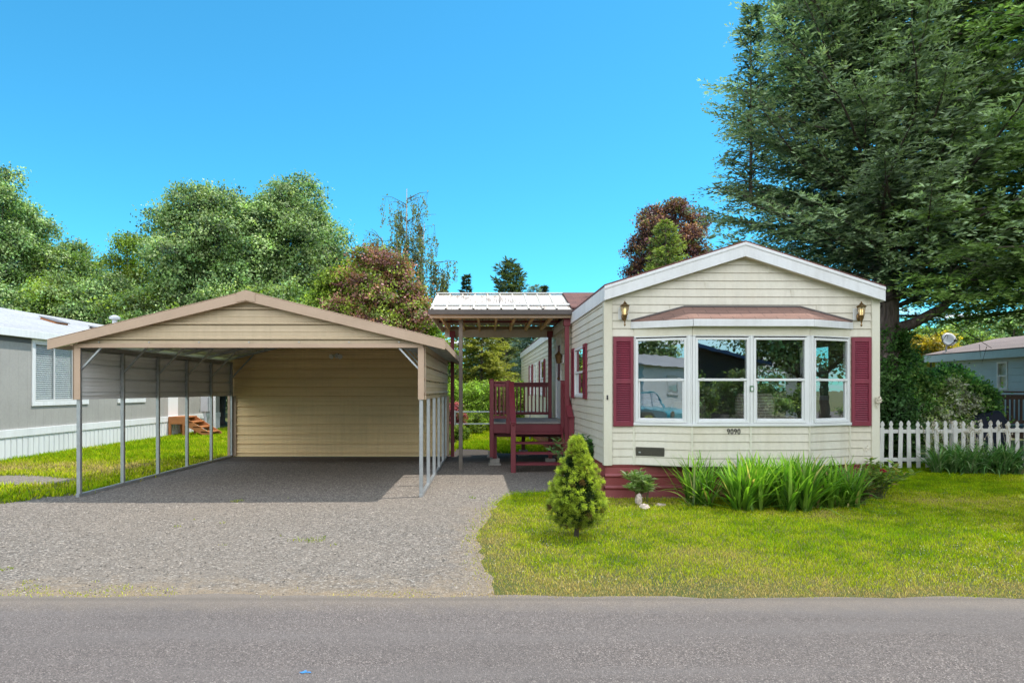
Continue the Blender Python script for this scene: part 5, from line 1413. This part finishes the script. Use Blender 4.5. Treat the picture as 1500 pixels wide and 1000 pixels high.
q = G(672, 645); bush('low_shrub', 'low yellow green shrub under the pink flowering shrub', q[0], q[1] - .4, (.35, .3), .55, 4000, .06, LIME, 64, clump=.06)
# right side, behind the pickets
bush('tall_shrub', 'big dark green shrub against the ivied fir trunk', 9.95, 16.3, (1.0, .8), 2.5, 26000, .11, [(3, (.11, .24, .07)), (2, (.19, .34, .09)), (1, (.32, .46, .13))], 71, clump=.13, nb=22)
bush('tall_shrub', 'broad glossy green shrub left of the blue grey home wall', 11.3, 16.6, (1.3, .8), 2.35, 26000, .11, [(3, (.13, .27, .07)), (2, (.22, .38, .10)), (1, (.40, .52, .16))], 72, clump=.13, nb=22)
bush('blossom_shrub', 'shrub flecked with creamy white blossom left of the navy grill cover', 11.0, 16.0, (.75, .5), 2.05, 15000, .085, [(2.8, (.88, .88, .74)), (2, (.26, .38, .12)), (1.5, (.50, .60, .24))], 73, clump=.1, nb=16, cat='shrub')
bush('low_shrub', 'dark shrub directly behind the first white pickets', 8.5, 15.15, (1.3, .35), 1.9, 17000, .1, [(3, (.06, .13, .045)), (2, (.1, .19, .06))], 74, clump=.13, nb=16)
q = P(1352, 492, 24); bush('golden_shrub', 'golden yellow shrub below the satellite dish', q.x + .3, 24, (1.5, .8), q.z, 20000, .12, [(3, (.62, .46, .03)), (2, (.45, .36, .05)), (.6, (.15, .2, .04))], 75, clump=.13, nb=18, cat='shrub')
q = P(1380, 462, 30); leafy_tree('garden_tree', 'fresh green round tree beyond the golden shrub', 'tree', 1382, 30, 462, (2.4, 1.5, 1.9), n=22000, seed=76, size=.14, cols=LIME + GREEN[:2], trunk=.12, nb=20, clump=.18)
leafy_tree('garden_tree', 'dark broad tree behind the weathered shingle roof', 'tree', 1475, 34, 445, (3.2, 2, 2.4), n=24000, seed=77, size=.17, cols=GREEN, trunk=.2, nb=20, clump=.2)
# ivy on the fir trunk
t = thing('ivy', 'dark ivy climbing the fir trunk', 'ivy', (9.25, 15.0, 0))
bl = np.array([[9.25 + .12 * math.sin(z * 3), 15.3, z, .42 + .1 * math.sin(z * 5), .42, .4] for z in np.arange(.2, 2.75, .28)])
MB().tube([(9.2, 15.0, 0), (9.15, 15.02, 1.2), (9.3, 15.02, 2.6)], .02, 5).build('vine', M['bark'], t)
crown_mesh('foliage', t, bl, 11000, .09, [(3, (.06, .15, .035)), (2, (.1, .22, .05)), (1, (.16, .28, .09))], 78, .09, 18)
# big trees that stand over the street behind the camera are built with the far side of the road

# --------------------------------------------------------- garden plants at the home
def dwarf_spruce():
    x, y = G(845, 787); H = 1.14
    t = thing('dwarf_spruce', 'bushy dwarf spruce with lime tips standing alone on the front lawn', 'shrub', (x, y, 0)); r = np.random.default_rng(21)
    A = MB(); A.tube([(x - .01, y, -.03), (x, y, .1), (x + .02, y, .3), (x, y, .8), (x + .01, y, 1.05)], [.032, .026, .022, .012, .004], 8); A.build('trunk', M['bark'], t, smooth=True)
    A = MB(); rr_ = random.Random(8)
    for i in range(60):
        z = rr_.uniform(.1, .95); a = rr_.uniform(0, 6.28); R_ = .30 * (1.1 - z / 1.1); A.tube([(x, y, z), (x + R_ * math.cos(a), y + R_ * math.sin(a), z + .03)], [.008, .002], 4, False)
    A.build('branches', M['bark'], t)
    # lumps over a cone with an uneven outline
    def Rz(z, a):
        f = np.interp(z, [.13, .2, .32, .45, .58, .72, .82, .92, 1.02, 1.10, H], [.15, .22, .275, .295, .265, .205, .15, .11, .075, .045, .012])
        return f * (1 + .11 * np.sin(2 * a + z * 9) + .11 * np.sin(4 * a - z * 15) + .08 * np.sin(7 * a + z * 33))
    nl = 520; z = r.uniform(0, 1, nl) ** 1.15 * (H - .14) + .14; a = r.uniform(0, 2 * np.pi, nl); k = Rz(z, a) * r.uniform(.78, 1.12, nl)
    c = np.stack([x + k * np.cos(a), y + k * np.sin(a), z], 1); u = unit(np.stack([np.cos(a), np.sin(a), np.full(nl, .45)], 1))
    per = 110; idx = np.repeat(np.arange(nl), per); nn = len(idx)
    D = unit(u[idx] * .9 + r.normal(size=(nn, 3)) * .75); Pp = c[idx] + D * r.uniform(0, .034, (nn, 1)) + r.normal(size=(nn, 3)) * .007
    s_ = r.uniform(.012, .024, nn); v = leaf_quads(Pp, D, sph(r, nn), s_, s_ * .38)
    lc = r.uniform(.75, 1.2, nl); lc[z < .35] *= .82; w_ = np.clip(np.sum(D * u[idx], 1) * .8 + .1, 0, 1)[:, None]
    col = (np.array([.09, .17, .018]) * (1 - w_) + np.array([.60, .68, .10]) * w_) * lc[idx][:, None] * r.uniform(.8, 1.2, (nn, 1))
    br_ = (r.random(nl) < .07)[idx]; col[br_] = np.array([.16, .10, .04]) * r.uniform(.7, 1.3, (br_.sum(), 1))
    # dim interior
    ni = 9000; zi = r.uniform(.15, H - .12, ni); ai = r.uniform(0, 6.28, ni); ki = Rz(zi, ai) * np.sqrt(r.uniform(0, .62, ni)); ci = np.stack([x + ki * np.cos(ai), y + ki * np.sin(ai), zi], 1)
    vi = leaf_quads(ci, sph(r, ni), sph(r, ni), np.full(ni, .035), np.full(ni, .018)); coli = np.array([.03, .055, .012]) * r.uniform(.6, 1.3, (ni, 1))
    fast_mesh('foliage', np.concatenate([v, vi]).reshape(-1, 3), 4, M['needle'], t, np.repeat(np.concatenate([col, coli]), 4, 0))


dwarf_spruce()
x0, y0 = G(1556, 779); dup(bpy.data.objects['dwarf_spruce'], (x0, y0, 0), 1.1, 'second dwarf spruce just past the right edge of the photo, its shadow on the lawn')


def strap_leaves(name, parent, roots, n, Lr, Wr, arch, spread, cols, seed, m='leaf', up=1.0, seg=6, twist=.25):
    """long folded strap leaves that rise and arch over"""
    r = np.random.default_rng(seed); ri = r.integers(0, len(roots), n); base = np.array(roots)[ri][:, :3].astype(float)
    az = r.uniform(0, 2 * np.pi, n); tilt = np.abs(r.normal(0, spread, n)); L_ = r.uniform(*Lr, n); Wd = r.uniform(*Wr, n); ar = r.uniform(*arch, n)
    h = np.stack([np.cos(az), np.sin(az), 0 * az], 1); sd = np.stack([-np.sin(az + r.normal(0, twist, n)), np.cos(az), 0 * az], 1); V = []; pos = base.copy(); pos[:, :2] += r.normal(0, .03, (n, 2)); th = tilt.copy()
    for k in range(seg + 1):
        f = k / seg; w_ = Wd * (np.minimum(1, .55 + f * 1.6) * (1 - f ** 3.2)) * .5 + .0008
        nrm = np.cross(sd, np.stack([h[:, 0] * np.sin(th), h[:, 1] * np.sin(th), np.cos(th)], 1))
        V.append(np.stack([pos - sd * w_[:, None] + nrm * w_[:, None] * .25, pos, pos + sd * w_[:, None] + nrm * w_[:, None] * .25], 1))
        st = L_ / seg; pos = pos + (h * np.sin(th)[:, None] + np.array([0, 0, 1.]) * np.cos(th)[:, None]) * st[:, None]; th = th + ar * (.3 + f) * 1.6 / seg
        pos[:, 2] = np.maximum(pos[:, 2], .015)
    V = np.stack(V, 1)      # n, seg+1, 3, 3
    nv = (seg + 1) * 3; F_ = []
    for k in range(seg):
        for j in (0, 1): a = k * 3 + j; F_.append((a, a + 1, a + 4, a + 3))
    fa = (np.array(F_)[None] + (np.arange(n) * nv)[:, None, None]).reshape(-1, 4)
    pal = np.array([c for _, c in cols]); w = np.array([q for q, _ in cols]); ci = r.choice(len(cols), n, p=w / w.sum()); c = pal[ci] * r.uniform(.7, 1.25, (n, 1))
    g_ = np.linspace(.55, 1.15, seg + 1)[None, :, None, None]; col = np.broadcast_to(c[:, None, None, :] * g_, (n, seg + 1, 3, 3)).reshape(-1, 3)
    return fast_mesh(name, V.reshape(-1, 3), 4, M[m], parent, col, fa)


IR = [(3, (.13, .30, .03)), (3, (.22, .42, .04)), (1.5, (.32, .52, .08)), (.5, (.08, .18, .03)), (.35, (.6, .5, .2))]
def clump(name, label, pts, n, Lr, Wr, arch, spread, seed, cols=IR, cat='plant', group=None):
    roots = [(*q, 0) for q in pts]; cx = sum(q[0] for q in roots) / len(roots); cy_ = sum(q[1] for q in roots) / len(roots)
    t = thing(name, label, cat, (cx, cy_, 0), group=group); strap_leaves('leaves', t, roots, n, Lr, Wr, arch, spread, cols, seed); return t


def scatter(px0, px1, py, n, seed, depth=.3):
    r = random.Random(seed); out = []
    for i in range(n):
        x, y = G(r.uniform(px0, px1), py); out.append((x, y + r.uniform(-depth * .2, depth)))
    return out


IG = 'iris clumps along the bay window'
clump('iris_clump', 'spiky open iris clump at the left end of the bed', scatter(1010, 1045, 742, 8, 1, .3), 170, (.45, .88), (.018, .036), (.2, 1.1), .5, 101, group=IG, cols=IR + [(.8, (.3, .36, .2))])
clump('iris_clump', 'dense iris clump in the left middle of the bed, in front of the house number', scatter(1075, 1135, 747, 15, 2, .5), 560, (.36, .86), (.026, .058), (.1, 1.2), .38, 102, group=IG)
clump('iris_clump', 'tallest broad iris clump in the right middle of the bed', scatter(1135, 1200, 748, 15, 3, .5), 560, (.38, .88), (.026, .058), (.1, 1.2), .38, 103, group=IG)
clump('iris_clump', 'outward leaning iris clump at the right end of the bed', scatter(1200, 1258, 744, 13, 4, .45), 420, (.36, .80), (.02, .044), (.3, 1.3), .5, 104, group=IG)
clump('daylily', 'arching dark green daylily in front of the white pickets', scatter(1375, 1420, 694, 11, 5, .3), 300, (.5, .85), (.024, .04), (.9, 2.0), .38, 105, cols=[(3, (.14, .32, .09)), (2, (.24, .42, .15)), (1, (.42, .55, .28))], group='daylilies at the fence')
clump('daylily', 'arching daylily at the right edge of the photo by the pickets', scatter(1435, 1500, 696, 14, 6, .3), 400, (.5, .85), (.024, .04), (.9, 2.0), .38, 106, cols=[(3, (.14, .32, .09)), (2, (.24, .42, .15)), (1, (.42, .55, .28))], group='daylilies at the fence')
# dry seed stalks over the daylilies
for i, (px, nst, lab) in enumerate(((1400, 9, 'thin seed stalks rising over the left daylily'), (1468, 12, 'thin seed stalks rising over the daylily at the right edge'))):
    x, y = G(px, 690); t = thing('seed_stalks', lab, 'seed stalks', (x, y, 0), group='seed stalks at the fence'); r = random.Random(i + 40)
    for k in range(nst):
        A = MB(); a = x + r.uniform(-.55, .55); b = y + r.uniform(0, .3); e_ = Vector((a + r.uniform(-.1, .1), b, r.uniform(.75, 1.05))); A.tube([(a, b, 0), (a + .01, b, .5), e_], [.005, .004, .003], 4, False)
        for j in range(5): q = e_ + Vector((r.uniform(-.05, .05), r.uniform(-.03, .03), r.uniform(-.12, .03))); A.tube([e_, q], .003, 4).ell(q, (.013, .013, .022), 6, 4)
        A.build('stalk', M['rope'], t)


def leafy_stems(name, label, x, y, nst, h, ln, w, cols, seed, spread=.5, per=22, cat='plant', z_from=.2, flowers=0, arch=.3, fr=.04, group=None, whorl=False):
    t = thing(name, label, cat, (x, y, 0), group=group); r = random.Random(seed); rn = np.random.default_rng(seed); A = MB(); PP = []; DD = []; tips = []
    for k in range(nst):
        a = r.uniform(0, 6.28); tl = r.uniform(.05, spread); hh = h * r.uniform(.65, 1.05); b = Vector((x + r.uniform(-.04, .04) * spread * 3, y + r.uniform(-.04, .04), 0)); u = Vector((math.cos(a), math.sin(a), 0))
        ps = [b + u * (hh * tl * f ** 1.4) + Vector((0, 0, hh * (f - arch * tl * f * f))) for f in (0, .35, .7, 1)]; A.tube([ps[0] - Vector((0, 0, .02))] + ps[1:], [.007, .006, .005, .003], 5, False); tips.append(ps[-1])
        for j in range(per):
            f = 1 - (r.random() ** 1.5) * (1 - z_from); i = min(2, int(f * 3)); p = ps[i].lerp(ps[i + 1], f * 3 - i); a2 = r.uniform(0, 6.28); PP.append(p); DD.append((math.cos(a2), math.sin(a2), r.uniform(-.15, .7)))
    A.build('stems', M['stem'], t)
    PP = np.array([tuple(p) for p in PP]); DD = unit(np.array(DD)); n = len(PP); L_ = rn.uniform(.7, 1.2, n) * ln
    v = leaf_quads(PP, DD, unit(np.array([0, 0, 1.]) + rn.normal(size=(n, 3)) * .35), L_, L_ * w); pal = np.array([c for _, c in cols]); wt = np.array([q for q, _ in cols]); col = pal[rn.choice(len(cols), n, p=wt / wt.sum())] * rn.uniform(.7, 1.25, (n, 1))
    fast_mesh('foliage', v.reshape(-1, 3), 4, M['leaf'], t, np.repeat(col, 4, 0))
    for k in range(flowers):
        q = tips[k] + Vector((0, 0, .02)); A = MB()
        for j in range(26):
            u = Vector(tuple(sph(rn, 1)[0])); u.z = abs(u.z) * .9; s_ = Vector(tuple(sph(rn, 1)[0])); s_ = u.cross(s_).normalized(); c = q + u * fr * .5
            A.poly([c - s_ * fr * .35, c + u * fr * .35 - s_ * fr * .25, c + u * fr * .5, c + u * fr * .35 + s_ * fr * .25, c + s_ * fr * .35])
        A.build('flower', M['petal'], t)
    return t


q = G(940, 736); leafy_stems('rhododendron', 'small rhododendron with pale leaf whorls before the red skirting', q[0], q[1], 18, .52, .125, .27, [(3, (.26, .40, .10)), (2, (.38, .48, .18)), (1, (.55, .60, .34))], 201, .75, 40, cat='shrub', z_from=.45)
q = G(1290, 733); leafy_stems('peony', 'loose peony bush with crimson blooms at the right end of the iris bed', q[0], q[1] + .1, 30, .62, .12, .34, [(3, (.16, .27, .05)), (2, (.26, .36, .07)), (.7, (.42, .34, .10))], 202, .85, 22, flowers=3, fr=.045)
q = G(1262, 742); leafy_stems('peony', 'low reddish leaved peony leaning over the right irises', q[0], q[1] + .1, 18, .45, .11, .3, [(3, (.14, .22, .05)), (2, (.24, .2, .06)), (.7, (.30, .12, .06))], 203, .9, 20, flowers=1, fr=.035)
q = G(1250, 735); t = thing('dried_stalk', 'pale dried flower stalk leaning beside the peony', 'stalk', (q[0], q[1], 0))
A = MB(); e_ = P(1268, 655, q[1]); A.tube([(q[0], q[1], 0), (q[0] + .08, q[1], .35), tuple(e_)], [.006, .005, .003], 5); A.build('stem', M['rope'], t)
A = MB()
for k in range(7): A.ell(e_ + Vector((random.Random(k).uniform(-.05, .05), 0, random.Random(k + 9).uniform(-.06, .03))), (.014, .012, .02), 6, 4)
A.build('seed_head', M['rope'], t)
q = G(846, 712); leafy_stems('garden_shrub', 'feathery mid green shrub in front of the porch steps', q[0], q[1], 30, .85, .13, .22, [(3, (.12, .27, .09)), (2, (.2, .37, .12)), (.6, (.32, .46, .16))], 204, .55, 46, cat='shrub', z_from=.05)
q = G(866, 714); leafy_stems('garden_shrub', 'darker shrub against the side wall behind the dwarf spruce', q[0], q[1], 30, .95, .14, .28, [(3, (.08, .19, .06)), (2, (.13, .27, .08))], 205, .5, 44, cat='shrub', z_from=.05)
# hose and rocks
t = thing('garden_hose', 'dark hose lying from the left house corner into the shrubs', 'hose', (*G(880, 712), 0)); A = MB(); a = G(872, 700); b = G(889, 716)
A.tube([(a[0], a[1], .32), ((a[0] + b[0]) / 2, b[1] + .4, .2), (b[0] + .0, b[1] - .1, .06), (b[0] + .35, b[1] - .16, .03)], .016, 8); A.build('tube', M['hose'], t, smooth=True)
def rock(label, px, py, s_, seed, h):
    x, y = G(px, py); r = random.Random(seed); A = MB(); A.ell((x, y, h), s_, 12, 8); A.v = [(vx + r.uniform(-.014, .014), vy + r.uniform(-.014, .014), max(0, vz + r.uniform(-.014, .014))) for vx, vy, vz in A.v]
    o = A.build('rock', M['rock'], None); tag(o, label, 'rock')
rock('upright pale pink rock under the small rhododendron', 936, 741, (.05, .045, .085), 1, .09); rock('low rounded white rock in front of the upright one', 944, 746, (.07, .05, .04), 2, .035)
rock('flat tan stone at the left foot of the irises', 968, 741, (.08, .05, .02), 3, .015)
# ------------------------------------------------------------------ across the street (seen mirrored in the bay window panes)
t = thing('brown_house', 'dark brown house with blue metal roof across the street', 'house', (3, -14, 0))
MB().box(2, 15, -20, -14, 0, 3.0).build('wall', M['brownwall'], t)
A = MB(); A.prism([(1.5, -13.5, 2.95), (8.5, -13.5, 4.7), (15.5, -13.5, 2.95), (15.5, -13.5, 3.1), (8.5, -13.5, 4.88), (1.5, -13.5, 3.1)], (0, -7, 0)); A.build('roof', M['blueroof'], t)
A = MB(); A.prism([(2, -14, 3.0), (15, -14, 3.0), (8.5, -14, 4.65)], (0, -.05, 0)); A.build('gable', M['brownwall'], t)
for x in (4.2, 10.5): w_ = window(Matrix(((-1, 0, 0, x + 1.4), (0, -1, 0, -14), (0, 0, 1, 0), (0, 0, 0, 1))), 0, 1.4, 1.2, 2.4, t, .07, glass='darkglass')
MB().box(8, 9, -14, -13.95, .1, 2.2).build('door', M['white'], t)
t = thing('grey_home_across', 'grey white mobile home end across the street', 'mobile home', (-12, -12, 0))
MB().box(-14, -9.5, -24, -11, .6, 3.0).build('wall', M['whiteskirt'], t); MB().box(-14.03, -9.47, -24, -10.97, 0, .6).build('skirting', M['greywall'], t)
A = MB(); A.prism([(-14.3, -10.7, 2.95), (-9.2, -10.7, 2.95), (-11.75, -10.7, 3.75)], (0, -13.5, 0)); A.build('roof', M['greyshingle'], t)
for y in (-13.5, -17): w_ = window(Matrix(((0, 1, 0, -9.5), (-1, 0, 0, y), (0, 0, 1, 0), (0, 0, 0, 1))), 0, 1.3, 1.4, 2.5, t, .08, glass='darkglass')
w_ = window(Matrix(((-1, 0, 0, -11), (0, -1, 0, -11), (0, 0, 1, 0), (0, 0, 0, 1))), 0, 1.3, 1.4, 2.5, t, .08, glass='darkglass')


def pickup(x, y, rz):
    t = thing('pickup_truck', 'old teal pickup truck parked across the street', 'pickup truck', (x, y, 0)); Mx = Matrix.Translation((x, y, 0)) @ Matrix.Rotation(rz, 4, 'Z')
    A = MB(Mx); pf = [(-2.5, .55), (-2.5, 1.0), (-1.2, 1.02), (-.05, 1.02), (.95, 1.0), (2.35, .92), (2.5, .8), (2.5, .5), (1.95, .48), (1.85, .75), (1.4, .85), (1.0, .75), (.9, .48), (-1.0, .48), (-1.1, .75), (-1.5, .85), (-1.95, .75), (-2.05, .5)]
    A.prism([(a, -.88, b) for a, b in pf], (0, 1.76, 0)); A.build('body', M['teal'], t, bev=.03)
    A = MB(Mx); cb = [(-.45, 1.02), (-.38, 1.58), (.35, 1.6), (.9, 1.02)]; 
    A.prism([(-.42, -.74, 1.55), (.40, -.74, 1.55), (.40, .74, 1.55), (-.42, .74, 1.55)], (0, 0, .06))
    for s_ in (-.8, .76):
        for a, b in (((-.47, 1.0), (-.40, 1.56)), ((.2, 1.0), (.2, 1.56)), ((.88, 1.0), (.40, 1.56))): A.beam((a[0], s_ + .02, a[1]), (b[0], s_ + .02 * .5, b[1]), .05, .05)
    A.build('cab', M['teal'], t, bev=.01)
    A = MB(Mx)
    for s_ in (-.77, .77): A.poly([(-.45, s_, 1.02), (.86, s_, 1.02), (.38, s_ * .96, 1.56), (-.40, s_ * .96, 1.56)])
    A.poly([(.88, -.75, 1.02), (.88, .75, 1.02), (.39, .72, 1.56), (.39, -.72, 1.56)]).poly([(-.46, -.75, 1.02), (-.46, .75, 1.02), (-.41, .72, 1.56), (-.41, -.72, 1.56)]); A.build('windows', M['darkglass'], t)
    MB(Mx).box(2.5, 2.58, -.85, .85, .42, .56).box(-2.6, -2.5, -.85, .85, .42, .56).build('bumper', M['chrome'], t, bev=.01)
    for s_ in (-.62, .62): A = MB(Mx); A.tube([(2.48, s_, .78), (2.52, s_, .78)], .1, 14); A.build('headlight', M['chrome'], t)
    for a in (-1.53, 1.42):
        for s_ in (-.86, .66):
            A = MB(Mx); A.tube([(a, s_, .35), (a, s_ + .2, .35)], .35, 22); w_ = A.build('wheel', M['rubber'], t); A = MB(Mx); A.tube([(a, s_ - .006, .35), (a, s_ + .206, .35)], .19, 16); A.build('rim', M['chrome'], w_)


pickup(-6.2, -4.4, .25)
for i, (x, y, H, R, lab) in enumerate(((-16, -20, 11, 4.5, 'tall tree beyond the grey home across the street'), (-3, -21, 5, 2.6, 'small tree between the two homes across the street'), (5, -25, 12, 5, 'tall tree behind the brown house across the street'), (19, -17, 10, 4.5, 'tall tree right of the brown house across the street'), (24, -4, 9, 4.5, 'tall tree beside the road far to the right'), (25, 4.5, 9, 4.2, 'tall tree on the lawn far to the right'), (-24, -14, 10, 4.5, 'tall tree left of the grey home across the street'))):
    t = thing('street_tree', lab, 'tree', (x, y, 0), group='trees across the street'); bl = blob_crown(300 + i, (x, y, H * .58), (R, R, H * .42), 20); limbs(t, (x, y, 0), bl, .25, 'bark', i); crown_mesh('crown', t, bl, 14000, .3, GREEN, 300 + i, .4, 20)
for i, (x, y, lab) in enumerate(((17, 3.6, 'leafy shrub by the roadside far to the right'), (19, 8.0, 'leafy shrub on the neighbouring lawn far to the right'))):
    bush('roadside_shrub', lab, x, y, (1.2, 1.1), 1.9, 7000, .12, GREEN, 320 + i)

for i in range(9):
    x = 9.5 + i * 3.4; bush('roadside_hedge_shrub', ['dark', 'bright', 'olive', 'tall', 'low', 'wide', 'narrow', 'ragged', 'rounded'][i] + ' green shrub in the row across the street', x, -9.5 - .5 * (i % 3), (1.7, 1.2), 2.3 + .5 * math.sin(i * 2.1), 5000, .17, GREEN if i % 2 else LIME + GREEN, 340 + i, clump=.2, nb=12, group='shrubs in a row across the street')
t = thing('white_home_across', 'pale sided home with grey roof far right across the street', 'mobile home', (24, -15, 0))
MB().box(20, 33, -21, -15, 0, 2.9).build('wall', M['whiteskirt'], t)
A = MB(); A.prism([(19.6, -14.5, 2.85), (19.6, -21.5, 2.85), (19.6, -18, 4.3)], (13.8, 0, 0)); A.build('roof', M['greyshingle'], t)
